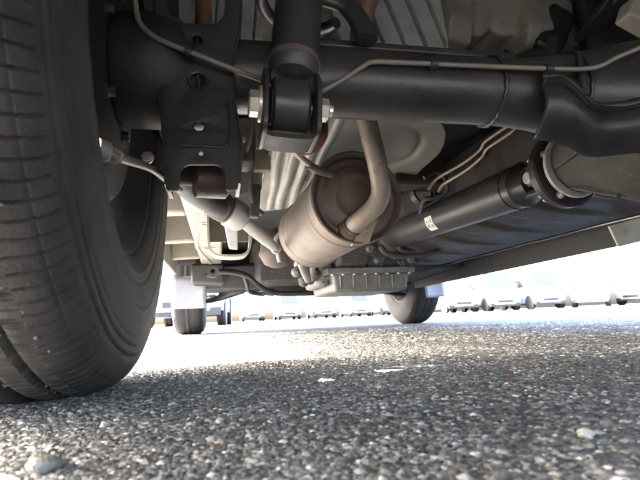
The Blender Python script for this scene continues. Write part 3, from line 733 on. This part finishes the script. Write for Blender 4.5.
# black bracket and seam edge at the upper right
q = MB(); a, b = P(587, 36, .78), P(622, -8, .62)
q.bar(a, b, .012, .05, up=(1, .2, .3)); rail = q.build('floor_brace', M['black'], car, bevel=.003)
q = MB(); q.tube([P(587, 34, .765), P(603, 14, .70), P(620, -5, .61)], .0030, 8, 4); q.build('pressed_edge', M['line_bright'], rail, 60)
q = MB(); q.bar(P(545, 52, .92), P(562, 12, .92), .07, .03, up=(0, 1, 0)); q.build('floor_brace', M['black'], car, bevel=.008)
q = MB(); q.bar(P(505, 55, 1.0), P(558, 48, .90), .03, .06); q.build('floor_brace', M['undercoat_shade'], car, bevel=.008)
q = MB(); q.box((.86, -.05, .46), (.96, 1.25, .60)); q.build('frame_rail', M['matte_black'], car, bevel=.012)
q = MB(); c = P(634, 18, .55); q.bar(c+V(-.016, 0, .012), c+V(.03, .0, -.010), .03, .035); q.build('cream_block', M['cream'], car, bevel=.004)

# ---- pair of pipes beside the tunnel
for off in (0, 1):
    o = off
    q = MB(); q.tube([P(530+5*o, 108+4*o, .78), P(512+4*o, 123+6*o, .84), P(486+2*o, 141+7*o, .93), P(480+2*o, 150+7*o, .96), P(462+3*o, 164+7*o, 1.02), P(438+6*o, 178+6*o, 1.1), P(428+10*o, 190+2*o, 1.12)], .0042, 10, 5)
    ln = q.build('brake_line', M['line_bright'], car, 60)
q = MB(); q.tube([P(526, 146, .92), P(490, 172, 1.05), P(460, 195, 1.2), P(440, 215, 1.35)], .0035, 8, 5); q.build('fuel_line', M['line'], car, 60)
q = MB(); q.tube([P(424, 178, 1.12), P(436, 172, 1.12), P(446, 180, 1.12), P(446, 192, 1.14), P(434, 198, 1.16), P(424, 200, 1.18), P(420, 215, 1.3)], .006, 10, 6); q.build('black_hose', M['black_rubber'], car, 60)
for k in range(5):
    a = 420 + 9*k
    q = MB(); q.tube([P(a, 188-3*k, 1.25), P(a+8, 170+4*k, 1.25), P(a+22, 176-4*k, 1.28), P(a+30, 190-k*5, 1.3)], .006, 8, 6); q.build('wiring', M['black_rubber'], car, 60)
q = MB(); q.lathe(P(424, 192, 1.22), Yv, [(-.01, .030), (-.01, .036), (.02, .036), (.02, .030)], 24); q.build('hose_clamp_ring', M['black'], car)

# ---- fuel tank on the right
def tank(u, v):
    # u round the section (left side, bottom, right lip), v along the car
    y = .74 + 1.22*v
    rib = .010*(math.sin((y-.74)*2*math.pi/.205) > .0)*1.0
    ribw = .011*smooth(.5+1.6*math.sin((y-.80)*2*math.pi/.22))
    sec = [(.600, .455), (.600, .40), (.606, .345), (.630, .305), (.680, .282), (.76, .268), (.86, .262), (.925, .262), (.965, .272), (.985, .30), (.99, .38), (.99, .455)]
    t = u*(len(sec)-1); i = min(int(t), len(sec)-2); f = t-i
    x = sec[i][0]*(1-f)+sec[i+1][0]*f; z = sec[i][1]*(1-f)+sec[i+1][1]*f
    end = min(1, min(v, 1-v)/.05); e = math.sqrt(max(0, 1-(1-end)**2))
    x = .795 + (x-.795)*(.90+.10*e); z = .455 + (z-.455)*(.55+.45*e)
    if .05 < u < .62: z += ribw*math.sin((u-.05)/.57*math.pi); x += ribw*.7*(1 if u < .35 else 0)*math.sin((u-.05)/.3*math.pi)
    return V(x, y, z)
q = MB(); q.grid(tank, 55, 130)
ft = q.build('fuel_tank', M['plastic'], car, 60)
q = MB(); q.strip([V(.955+.004*math.sin(i*.9), .80+1.12*i/24, .262) for i in range(25)], (.026, 0, .004), .003); q.build('tank_seam', mat('tank_lip_highlight', (.06, .06, .062), .25, var=(.10, .098, .095), vscale=14), ft, 60)  # lip coloured lighter than the tank to paint in its highlight
for yy in (1.02, 1.55):
    q = MB(); q.strip([V(.596, yy, .45), V(.597, yy, .40), V(.602, yy, .34), V(.625, yy, .298), V(.68, yy, .276), V(.76, yy, .262), V(.90, yy, .256), V(.96, yy, .262), V(1.0, yy, .30)], (0, .03, 0), .003)
    
# right-hand sill: folded flange below the floor, with a cream jacking tab
q = MB(); q.hexa([V(1.03, .95, .228), V(1.13, .95, .240), V(1.13, 2.42, .222), V(1.03, 2.42, .205), V(1.03, .95, .42), V(1.15, .95, .42), V(1.15, 2.42, .42), V(1.03, 2.42, .42)])
sill_r = q.build('right_sill', M['undercoat_shade'], car, bevel=.006)
q = MB(); q.strip([V(1.03, .95+.098*i, .230-.0014*i) for i in range(16)], (.0, 0, .03), .004); q.build('sill_flange', M['undercoat_shade'], sill_r)
tb = [P(608, 226, .93), P(645, 216, .93), P(645, 240, .93), P(618, 247, .93)]
q = MB(); q.hexa([p+V(0, -.003, 0) for p in tb]+[p+V(0, .003, 0) for p in tb]); tab = q.build('jacking_tab', mat('pale_tab_paint', (.58, .54, .44), .5, var=(.45, .41, .33), vscale=20), car, bevel=.002)
q = MB(); q.bolt(P(626, 230, .925), -Yv, .005, .007); q.build('bolt', M['zinc'], tab)

# ---- left frame rail, sill and cream brackets
q = MB(); q.hexa([V(-.085, .66, .335), V(.010, .66, .335), V(.010, 2.55, .335), V(-.085, 2.55, .335), V(-.085, .66, .47), V(.010, .66, .47), V(.010, 2.55, .47), V(-.085, 2.55, .47)])
rail_l = q.build('frame_rail', M['cream'], car, bevel=.008)
for yy in (.95, 1.35, 1.8):
    q = MB(); q.lathe((-.037, yy, .336), -Z, [(-.001, .022), (.003, .022), (.003, .015), (-.001, .015)], 24); q.build('access_hole_rim', M['cream'], rail_l)
q = MB(); q.strip([V(-.06+.02*math.sin(i*.7), .8+.14*i, .333) for i in range(12)], (.012, 0, 0), .004); q.build('rail_seam', M['cream'], rail_l)
q = MB(); q.hexa([V(-.205, .98, .30), V(-.275, .98, .31), V(-.275, 2.45, .31), V(-.205, 2.45, .30), V(-.205, .98, .47), V(-.29, .98, .47), V(-.29, 2.45, .47), V(-.205, 2.45, .47)])
sill_l = q.build('left_sill', M['cream'], car, bevel=.006)
for yy in (1.25, 1.7, 2.15):       # outriggers joining rail and sill
    q = MB(); q.hexa([V(-.205, yy, .34), V(-.085, yy, .345), V(-.085, yy+.05, .345), V(-.205, yy+.05, .34), V(-.205, yy-.01, .47), V(-.085, yy-.01, .47), V(-.085, yy+.06, .47), V(-.205, yy+.06, .47)])
    q.build('outrigger', M['cream'], car, bevel=.006)
q = MB(); q.grid(lambda u, v: V(-.21+.13*u, .95+1.5*v, .43+.012*math.sin(v*40)*math.sin(u*math.pi)), 8, 60); q.build('floor_side', M['cream'], car, solid=.002)
# U-shaped cream hanger below the rail
ub = [P(208, 205, 1.12), P(209, 245, 1.12), P(213, 254, 1.12), P(222, 257, 1.12), P(240, 257, 1.12), P(247, 253, 1.12), P(250, 243, 1.12), P(250, 205, 1.12)]
q = MB(); q.strip(catmull(ub, 3), (0, .06, 0), .005); ubr = q.build('link_hanger', M['cream'], car, 60)
q = MB(); q.box((P(208, 205, 1.15).x, 1.15, .25), (P(250, 205, 1.15).x, 1.153, .36)); q.build('hanger_web', M['cream_dirty'], ubr)
# trailing arm with its rubber bush and pale alloy yoke
q = MB(); q.tube([P(172, 172, .68), P(190, 190, .80), P(206, 201, .92), P(222, 208, 1.0)], [.018, .018, .02, .023], 20, 6); arm = q.build('trailing_arm', M['matte_black'], car, 60)
q = MB(); q.lathe(P(223, 208, 1.0), P(246, 220, 1.03)-P(221, 207, 1.0), [(-.03, 0), (-.03, .026), (-.01, .030), (.006, .030), (.010, .026), (.010, 0)], 28); q.build('rubber_bush', M['black_rubber'], arm)
yk0 = P(228, 211, 1.0); ykd = (P(246, 220, 1.03)-P(221, 207, 1.0)).normalized()
q = MB(); q.lathe(yk0, ykd, [(0, .018), (0, .030), (.003, .032), (.032, .032), (.040, .026), (.044, .014), (.044, 0)], 32); yoke = q.build('alloy_yoke', M['alloy_light'], car, 40)
q = MB(); q.hexa([P(222, 198, 1.0), P(230, 194, 1.0), P(230, 194, 1.03), P(222, 198, 1.03), P(226, 212, 1.0), P(240, 206, 1.0), P(240, 206, 1.03), P(226, 212, 1.03)]); q.build('yoke_lug', M['alloy_light'], yoke, bevel=.003)
q = MB(); q.hexa([P(229, 249, 1.05), P(238, 250, 1.05), P(238, 250, 1.075), P(229, 249, 1.075), P(223, 219, 1.02), P(238, 222, 1.02), P(238, 222, 1.045), P(223, 219, 1.045)]); q.build('yoke_leg', M['alloy_light'], yoke, bevel=.003)
q = MB(); q.tube([P(243, 221, 1.03), P(255, 231, 1.08), P(266, 240, 1.14), P(276, 249, 1.2)], [.015, .0165, .016, .011], 16, 5, squash=(1, .8)); q.build('yoke_arm', M['alloy_light'], yoke, 60)
q = MB(); q.lathe(P(276, 249, 1.2), Yv, [(-.008, .004), (-.008, .012), (.008, .012), (.008, .004)], 20); q.build('arm_eye', M['alloy_light'], yoke)
# small fittings between bracket and shield
cb = M['cream']
q = MB(); q.hexa([P(238, 195, 1.0), P(262, 190, 1.0), P(262, 190, 1.05), P(238, 195, 1.05), P(238, 118, 1.0), P(262, 118, 1.0), P(262, 118, 1.05), P(238, 118, 1.05)]); panel = q.build('cross_panel', M['cream_dirty'], car, bevel=.004)
q = MB(); q.bar(P(262, 146, .97), P(262, 172, .97), .035, .02, up=(0, 1, 0)); q.build('cream_tab', M['cream'], panel, bevel=.003)
q = MB(); q.bar(P(256, 185, .98), P(254, 218, .98), .02, .02, up=(0, 1, 0)); q.build('panel_strut', M['undercoat_shade'], panel, bevel=.003)
q = MB(); q.lathe(P(245, 163, .96), (0, -1, 0), [(-.01, 0), (-.01, .017), (.006, .017), (.01, .012), (.012, 0)], 20); q.build('plug', M['alloy_light'], panel)
q = MB(); q.tube([P(253, 118, .9), P(250, 140, .92), P(247, 150, .94)], .004, 8, 5); q.build('vent_hose', M['black_rubber'], panel, 60)
q = MB(); q.tube([P(251, 172, .95), P(250, 190, .96), P(254, 206, .98), P(262, 214, 1.0)], .006, 10, 5); q.build('vent_hose', M['black_rubber'], panel, 60)
q = MB(); q.bolt(P(243, 140, .97), (0, -1, 0), .006, .008); q.build('bolt', M['zinc'], panel)

# ---- gearbox, sump and front running gear
def quadbox(mb, px0, py0, px1, py1, y0, y1, taper=0.0):
    a, b, c, d = P(px0, py1, y0), P(px1, py1, y0), P(px1, py0, y0), P(px0, py0, y0)
    z0 = (a.z+b.z)/2; z1 = (c.z+d.z)/2; x0 = (a.x+d.x)/2; x1 = (b.x+c.x)/2; t = taper
    mb.hexa([V(x0+t, y0+t, z0), V(x1-t, y0+t, z0), V(x1-t, y1-t, z0), V(x0+t, y1-t, z0), V(x0, y0, z1), V(x1, y0, z1), V(x1, y1, z1), V(x0, y1, z1)])
    return mb
g1 = quadbox(MB(), 332, 272, 411, 291, 1.72, 2.15, .014).build('oil_pan', M['alloy'], car, bevel=.010)
for k in range(6):
    px = 340+13*k
    q = MB(); q.bar(P(px, 274, 1.717), P(px+1, 287, 1.730), .006, .008, up=(0, 1, 0)); q.build('cooling_rib', M['alloy'], g1, bevel=.002)
q = quadbox(MB(), 327, 267, 415, 273, 1.70, 2.18); q.build('pan_flange', M['alloy'], g1, bevel=.003)
for k in range(8):
    q = MB(); q.bolt(P(332+11*k, 273.5-.3*k, 1.712), -Z, .006, .008); q.build('bolt', M['zinc'], g1)
gb = quadbox(MB(), 338, 236, 412, 268, 1.74, 2.2, -.01).build('gearbox', M['alloy_dark'], car, bevel=.02)
random.seed(5)
for k in range(16):      # cast webs, bosses and pipes on the back of the gearbox
    px = 368 + 42*random.random(); py = 238 + 24*random.random()
    q = MB()
    if k % 2: q.bar(P(px, py, 1.735), P(px+random.uniform(-10, 10), py+random.uniform(6, 16), 1.735), .008, .02, up=(0, 1, 0)); q.build('casting_web', M['alloy'] if k % 3 else M['alloy_dark'], gb, bevel=.002)
    else: q.lathe(P(px, py, 1.74), -Yv, [(-.01, 0), (-.01, .018), (.015, .016), (.02, .009), (.03, .009), (.03, 0)], 16); q.build('casting_boss', M['alloy'], gb)
q = MB(); q.lathe(P(399, 234, 1.66), SD, [(-.06, 0), (-.06, .036), (-.04, .045), (0, .050), (.06, .060), (.10, .075), (.10, 0)], 32); q.build('output_housing', M['alloy_dark'], gb)
for pts in ([P(380, 246, 1.55), P(388, 254, 1.55), P(410, 256, 1.55), P(436, 252, 1.55), P(446, 240, 1.55), P(446, 230, 1.6)], [P(398, 240, 1.6), P(402, 250, 1.6), P(420, 248, 1.6), P(432, 240, 1.62)], [P(415, 262, 1.7), P(430, 252, 1.7), P(424, 244, 1.7)]):
    q = MB(); q.tube(pts, .009, 12, 6); q.build('breather_hose', M['black_rubber'], gb, 60)
# block, engine lump and starter between the converter and the sump
q = quadbox(MB(), 255, 236, 340, 285, 2.46, 2.95); q.build('engine_block', M['alloy_dark'], car, bevel=.03)
eng = quadbox(MB(), 318, 254, 332, 286, 1.78, 2.1, .0).build('bell_housing', M['alloy'], car, bevel=.02)
q = MB(); q.tube([P(301, 262, 1.7), P(305, 272, 1.72), P(309, 280, 1.74)], .016, 16, 4); q.build('starter_pipe', M['alloy'], eng, 60)
q = MB(); q.tube([P(313, 258, 1.7), P(312, 270, 1.72), P(311, 280, 1.74)], .014, 16, 4); q.build('drain_pipe', M['alloy_light'], eng, 60)
for k in range(14):
    px = 296 + 40*random.random(); py = 252+30*random.random()
    q = MB(); q.lathe(P(px, py, 1.80), (random.uniform(-.5, .5), -1, random.uniform(-.5, .5)), [(-.02, 0), (-.02, .02), (.015, .018), (.02, .008), (.03, .008), (.03, 0)], 14); q.build('engine_fitting', M['alloy_dark'] if k % 3 else M['alloy'], eng)
# front sub-frame and cross members
q = MB(); q.hexa([V(-.10, 2.52, .215), V(1.08, 2.52, .195), V(1.08, 2.70, .20), V(-.10, 2.70, .22), V(-.10, 2.50, .36), V(1.08, 2.50, .36), V(1.08, 2.72, .36), V(-.10, 2.72, .36)])
sub = q.build('front_subframe', M['black'], car, bevel=.02)
q = MB(); q.box((-.12, 3.02, .26), (1.12, 3.16, .50)); q.build('radiator_support', M['black'], car, bevel=.02)
q = MB(); q.hexa([V(-.13, 2.30, .245), V(.02, 2.30, .24), V(.02, 2.60, .24), V(-.13, 2.60, .245), V(-.13, 2.30, .335), V(.02, 2.30, .335), V(.02, 2.60, .335), V(-.13, 2.60, .335)]); q.build('subframe_mount', M['undercoat_shade'], car, bevel=.01)
q = MB(); q.hexa([V(.90, 1.9, .25), V(1.06, 1.9, .25), V(1.06, 2.6, .225), V(.90, 2.6, .225), V(.90, 1.9, .42), V(1.06, 1.9, .42), V(1.06, 2.6, .42), V(.90, 2.6, .42)]); q.build('subframe_mount', M['undercoat_shade'], car, bevel=.01)
# stabiliser bar
q = MB(); q.tube([P(206, 276, 2.20), P(216, 272, 2.20), P(232, 272, 2.22), P(247, 276, 2.25), P(258, 285, 2.28), P(268, 291, 2.30), P(282, 293.5, 2.32), P(330, 292.5, 2.32), P(372, 290, 2.32), P(410, 284, 2.32)], .0125, 14, 6)
stab = q.build('stabiliser_bar', M['black_gloss'], car, 60)
q = MB(); q.lathe(P(213, 272, 2.20), Yv, [(-.03, .010), (-.03, .026), (.03, .026), (.03, .010)], 20); q.build('bar_bush', M['black_rubber'], stab)
for px in (262, 322):
    q = MB(); q.bar(P(px, 291.5, 2.33), P(px+13, 292.5, 2.33), .03, .035); q.build('bar_clamp', M['black'], stab, bevel=.005)
q = MB(); q.tube([P(244, 275, 2.25), P(247, 284, 2.27), P(250, 292, 2.3), P(264, 294.5, 2.33)], .010, 12, 5); q.build('drop_link', M['black_gloss'], stab, 60)
# lower arms
q = MB(); q.tube([V(-.11, 2.84, .19), V(-.02, 2.72, .195), V(.12, 2.60, .235)], [.022, .022, .03], 14, 6, squash=(.7, 1)); q.build('lower_arm', M['black'], car, 60)
q = MB(); q.tube([V(1.12, 2.84, .19), V(1.00, 2.76, .20), V(.80, 2.62, .225)], [.022, .022, .03], 14, 6, squash=(.7, 1)); q.build('lower_arm', M['black'], car, 60)
q = MB(); q.tube([V(1.10, 2.88, .24), V(.9, 2.80, .245), V(.7, 2.76, .25)], .013, 12, 4); q.build('drive_rod', M['black_gloss'], car, 60)
for sx, s in ((-.085, 1), (1.095, -1)):
    q = MB(); q.lathe((sx+s*.0, FR_Y, TYRE_R-.004), -X*s, [(-.01, 0), (-.01, .06), (.0, .11), (.012, .125), (.03, .12), (.05, .06), (.05, 0)], 36); q.build('front_brake', M['steel_dark'], car)
# mud flaps behind the front wheels
a, b = P(172, 281, 2.47), P(206, 308, 2.47)
q = MB(); q.grid(lambda u, v: V(a.x+(b.x-a.x)*u, 2.47+.012*math.sin(u*2.5)-.02*v, a.z+.02+(b.z-a.z-.02)*v), 8, 6); q.build('mud_flap', M['flap'], car, solid=.005)
a2, b2 = P(424, 282, 2.47), P(444, 297, 2.47)
q = MB(); q.grid(lambda u, v: V(a2.x+(b2.x-a2.x)*u, 2.47+.012*math.sin(u*2.5)-.02*v, a2.z+.02+(b2.z-a2.z-.02)*v), 8, 6); q.build('mud_flap', M['flap'], car, solid=.005)

# rear flaps, out of view behind the rear wheels, added to block sun
for cx in (LX, RX):
    q = MB(); q.grid(lambda u, v: V(cx-.10+.20*u, .105+.012*math.sin(u*2.5)-.02*v, .50-.38*v), 8, 6); q.build('mud_flap', M['flap'], car, solid=.005)
q = MB(); q.box((-.27, -.58, .31), (1.28, -.50, .45)); q.build('rear_bumper_beam', M['undercoat_shade'], car, bevel=.01)  # out of view, added under the tail to cut light from behind

# ---- outer body: sides with wheel arches, roof, ends, glass
def arch(cx, cz, r, z0, n=16):
    a0 = math.asin((z0-cz)/r) if abs((z0-cz)/r) < 1 else 0
    return [(cx + r*math.cos(a0+(math.pi-2*a0)*k/n), cz + r*math.sin(a0+(math.pi-2*a0)*k/n)) for k in range(n+1)]
side = [(.30, .17), (.31, .06), (-.25, .10), (-.60, .30), (-.64, .60), (-.64, 1.0), (-.55, 1.62), (1.9, 1.66), (2.45, 1.08), (3.35, .98), (3.42, .60), (3.40, .36)] + arch(FR_Y, .345, .40, .33) + arch(AX_Y, .345, .374, .33)  # low rear corners and lengthened tail shaped to block sun on near ground
wins = [rounded([(-.45, 1.05), (-.40, 1.5), (.9, 1.52), (.9, 1.05)], .05), rounded([(1.0, 1.05), (1.0, 1.52), (1.8, 1.53), (2.25, 1.08)], .05)]
for xx, sx in ((-.29, -1), (1.30, 1)):
    bs_ = plate('body_side', side, wins, .012, lambda a, b, c, xx=xx, sx=sx: (xx - sx*.10*max(0, b-.95)/.7*1.0 + c, a, b), M['body'], car)
    for wv in wins:
        plate('window_pane', [(p[0], p[1]) for p in wv], [], .004, lambda a, b, c, xx=xx, sx=sx: (xx - sx*.10*max(0, b-.95)/.7 - sx*.002 + c, a, b), M['glass'], bs_)
top = [(-.60, .30), (-.64, .62), (-.64, 1.0), (-.55, 1.62), (1.9, 1.66), (2.45, 1.08), (3.35, .98), (3.42, .60), (3.40, .40)]
def roofx(z): return .10*max(0, z-.95)/.7
q = MB(); vs = []; 
for (y, z) in top: vs += [V(-.29+roofx(z), y, z), V(1.30-roofx(z), y, z)]
q.add(vs, [(2*i, 2*i+1, 2*i+3, 2*i+2) for i in range(len(top)-1)]); q.build('roof_and_ends', M['body'], car, solid=.008)
q = MB(); q.box((-.285, -.62, .835), (1.295, 3.3, .86)); q.build('cabin_floor', M['undercoat_shade'], car)
# wheel house liners
def liner(cx, cy, sx):
    q = MB(); q.grid(lambda u, v: V(cx + sx*(-.10+.20*u), cy + .405*math.cos(v*math.pi), .35 + .385*math.sin(v*math.pi)), 3, 24)
    q.build('wheel_house', M['undercoat_shade'], car, 60, solid=.003)
for cx, cy, sx in ((LX, AX_Y, 1), (RX, AX_Y, -1), (LX, FR_Y, 1), (RX, FR_Y, -1)): liner(cx, cy, sx)
# inner wing beside the left rear wheel house: dark wall closing off the body above the axle
q = MB(); q.box((-.09, .10, .46), (-.065, 1.0, .80)); q.build('inner_wing', M['undercoat_shade'], car)

# ------------------------------------------------------------------ loose pebble in the foreground
def pebble(px, py, rx, ry, rz, colr, label, name='pebble', seed=1):
    c = PZ(px, py, 0); bv, bf_ = ico(3); rng = np.random.default_rng(seed)
    f1, f2 = rng.uniform(1, 2.2, (2, 3)); 
    v = bv*np.array([rx, ry, rz])
    dis = 1 + .13*np.sin(bv@f1*2.1) + .10*np.sin(bv@f2*3.7+1)
    for _ in range(5):
        nv = rng.normal(size=3); nv /= np.linalg.norm(nv); dis *= 1 - .35*np.clip(bv@nv-.72, 0, 1)
    v = v*dis[:, None]; v += np.array([c.x, c.y, rz*.62])
    q = MB(); q.add([tuple(p) for p in v], [tuple(int(i) for i in f) for f in bf_])
    Mt = mat(name+'_stone', colr, .6, var=tuple(x*.7 for x in colr), vscale=160, spots=tuple(x*.5 for x in colr), sscale=500, sthr=.6, bump=.4, bscale=700)
    o = q.build(name, Mt, None, 80); tag(o, label, 'pebble'); return o
pebble(46, 470, .0088, .0068, .0040, (.19, .195, .175), 'largest pale greenish grey pebble lying in the lower left corner', seed=3)
pebble(586, 437, .0036, .0036, .0026, (.5, .5, .48), 'small bright white pebble on the asphalt at lower right', seed=5)
pebble(105, 427, .0030, .0028, .0022, (.40, .37, .31), 'small cream pebble on the asphalt beside the rear tyre', seed=8)
pebble(510, 381, .0034, .0034, .0025, (.17, .085, .05), 'small rust coloured pebble on the asphalt right of centre', seed=9)

# ------------------------------------------------------------------ cars parked across the lot
def profile(kind):
    if kind == 'van':   # tall one-box
        return [(-1.68, .28), (-1.70, .60), (-1.68, 1.05), (-1.58, 1.72), (-1.3, 1.80), (.6, 1.80), (.95, 1.66), (1.45, 1.02), (1.66, .86), (1.70, .55), (1.68, .28)], 1.02
    if kind == 'hatch':
        return [(-1.70, .30), (-1.74, .62), (-1.70, .95), (-1.42, 1.42), (-1.1, 1.50), (.2, 1.50), (.55, 1.38), (1.0, .98), (1.62, .82), (1.76, .58), (1.74, .28)], .92
    return [(-2.1, .32), (-2.14, .66), (-2.08, 1.0), (-1.75, 1.45), (-1.4, 1.54), (.1, 1.54), (.5, 1.42), (1.02, 1.0), (1.9, .84), (2.1, .60), (2.08, .28)], .94

def far_car(loc, heading, kind, paint, label, half=.74, name='parked_car'):
    root = empty(name, loc)
    root.rotation_euler = (0, 0, heading)
    root.matrix_basis = Matrix.Translation(Vector(loc)) @ Matrix.Rotation(heading, 4, 'Z')
    inv = Matrix.Identity(4)
    pr, belt = profile(kind)
    def hw(z): return half*(1 if z < belt else 1 - .20*(z-belt)/.8) * (1 if z > .45 else .965)
    def part(mb, nm, mt, par=root, **k):
        o = mb.build(nm, mt, None, **k); o.parent = par; return o
    # body: side outline extruded with tumblehome, end corners pulled in
    pts = [Vector((a, b, 0)) for a, b in pr]; pts = catmull(pts, 4)
    lo = min(p.x for p in pts); hi = max(p.x for p in pts)
    m_ = MB(); vs = []; K = 9
    ring = [(p.x, p.y) for p in pts]
    for k in range(K):
        s = -1 + 2*k/(K-1)
        for (y, z) in ring:
            e = abs(s)**3
            yy = y*(1 - .06*e)
            zz = z - (.05*e if z > belt+.2 else 0)
            vs.append((s*hw(z), yy, zz))
    n = len(ring); fs = []
    for k in range(K-1):
        for i in range(n-1): fs.append((k*n+i, k*n+i+1, (k+1)*n+i+1, (k+1)*n+i))
        fs.append((k*n+n-1, k*n, (k+1)*n, (k+1)*n+n-1))
    fs.append(tuple(range(n))); fs.append(tuple((K-1)*n+i for i in range(n)))
    m_.add(vs, fs); body = part(m_, 'body', PAINTS[paint], angle=35)
    roof = max(p[1] for p in pr)
    wz0, wz1 = belt+.04, roof-.12
    lng = hi-lo
    # glass
    fr_ = [p for p in pr if p[0] > 0 and p[1] > belt-.05]; 
    wsb = max(p[0] for p in pr if p[1] >= belt-.06); wst = max(p[0] for p in pr if p[1] >= roof-.17)
    rsb = min(p[0] for p in pr if p[1] >= belt-.06); rst = min(p[0] for p in pr if p[1] >= roof-.17)
    for s in (-1, 1):
        for (t0, t1) in ((.10, .46), (.50, .92)):
            y0b, y1b = rsb+(wsb-rsb)*t0, rsb+(wsb-rsb)*t1
            y0t, y1t = rst+(wst-rst)*t0, rst+(wst-rst)*t1
            q = MB(); z0, z1 = wz0, wz1
            x0, x1 = s*(hw(z0)+.006), s*(hw(z1)+.006)
            o2 = s*.006
            q.hexa([V(x0-o2, y0b, z0), V(x0-o2, y1b, z0), V(x1-o2, y1t, z1), V(x1-o2, y0t, z1), V(x0, y0b, z0), V(x0, y1b, z0), V(x1, y1t, z1), V(x1, y0t, z1)])
            part(q, 'side_window', M['glass'], body)
    for (yb, yt, sg, nm) in ((wsb, wst, 1, 'windscreen'), (rsb, rst, -1, 'rear_window')):
        q = MB(); xb, xt = hw(wz0)*.84, hw(wz1)*.84; d = .03*sg
        q.hexa([V(-xb, yb+d*.2, wz0), V(xb, yb+d*.2, wz0), V(xt, yt+d*.2, wz1), V(-xt, yt+d*.2, wz1), V(-xb, yb+d, wz0), V(xb, yb+d, wz0), V(xt, yt+d, wz1), V(-xt, yt+d, wz1)])
        part(q, nm, M['glass'], body)
    for s in (-1, 1):
        q = MB(); q.hexa([V(s*half*.60, hi*.94-.02, .62), V(s*half*.93, hi*.90-.02, .62), V(s*half*.93, hi*.90+.02, .62), V(s*half*.60, hi+.004, .62), V(s*half*.60, hi*.93-.03, .76), V(s*half*.93, hi*.88-.03, .78), V(s*half*.93, hi*.88, .78), V(s*half*.60, hi*.96, .76)])
        part(q, 'headlight', M['lamp_clear'], body)
        q = MB(); q.box((s*half*.78-.07, lo-.008, .72), (s*half*.78+.07, lo+.08, 1.0)); part(q, 'tail_light', M['lamp_red'], body)
        q = MB(); q.box((s*(half+.08)-.06, wsb-.35, belt+.02), (s*(half+.08)+.06, wsb-.25, belt+.16)); part(q, 'wing_mirror', PAINTS[paint], body, bevel=.03)
    q = MB(); q.box((-half*.45, hi-.03, .36), (half*.45, hi+.012, .46)); part(q, 'grille', M['trim'], body)
    q = MB(); q.box((-half*.9, lo+.02, .20), (half*.9, hi-.05, .34)); part(q, 'underside', M['trim'], body)
    q = MB(); q.box((-.17, lo-.012, .52), (.17, lo+.03, .62)); part(q, 'number_plate', M['sticker'], body)
    r = .285; wb = lng*.36
    for s in (-1, 1):
        for yy in (-wb, wb):
            q = MB(); q.lathe((s*(half-.17), yy, r), X*s, [(0, 0), (0, r-.02), (.02, r), (.15, r), (.172, r-.02), (.165, .19), (.165, 0)], 28); wh = part(q, 'wheel', M['rubber_far'], root)
            q = MB(); q.lathe((s*half, yy, r), X*s, [(-.03, .185), (.0, .185), (-.012, .15), (-.02, .05), (.0, .04), (.0, 0)], 24); part(q, 'rim', M['rim_silver'], wh)
            q = MB(); q.lathe((s*(half-.05), yy, r+.01), X*s, [(0, 0), (0, r+.045), (.052, r+.045), (.052, 0)], 28); part(q, 'wheel_arch', M['trim'], body)
    tag(root, label, 'car', group='cars parked across the lot')
    return root

def place(px, Yd): 
    """ground point under photograph column px at Yd metres ahead"""
    q = P(px, 317.6-.0445*(px-320)+2, Yd); return (q.x, q.y, 0)
H = math.pi
far_car(place(193, 11.0), H*.98, 'van', 'slate', 'slate blue van behind the left front wheel of the nearest car', .78)
far_car(place(252, 33), H, 'hatch', 'white', 'distant white hatchback, leftmost of the row seen between the front wheels')
far_car(place(287, 33), H, 'van', 'blue', 'distant pale blue van, second from left between the front wheels')
far_car(place(321, 33), H, 'hatch', 'pearl', 'distant cream hatchback, third from left between the front wheels')
far_car(place(355, 33), H, 'van', 'white', 'distant white van, fourth from left between the front wheels')
far_car(place(386, 33), H, 'hatch', 'silver', 'distant silver hatchback half hidden behind the right front tyre')
far_car(place(450, 21), H*.97, 'hatch', 'white', 'white hatchback nearest to the right front tyre in the right row')
far_car(place(489, 20.5), H*.97, 'van', 'white', 'white van second from left in the right row')
far_car(place(531, 20), H*.97, 'van', 'blue', 'pale blue van with dark windows in the middle of the right row')
far_car(place(592, 19), H*.77, 'hatch', 'silver', 'silver hatchback turned three-quarter in the right row')
far_car(place(652, 19), H*.60, 'van', 'white', 'white van cut off by the right edge of the picture')
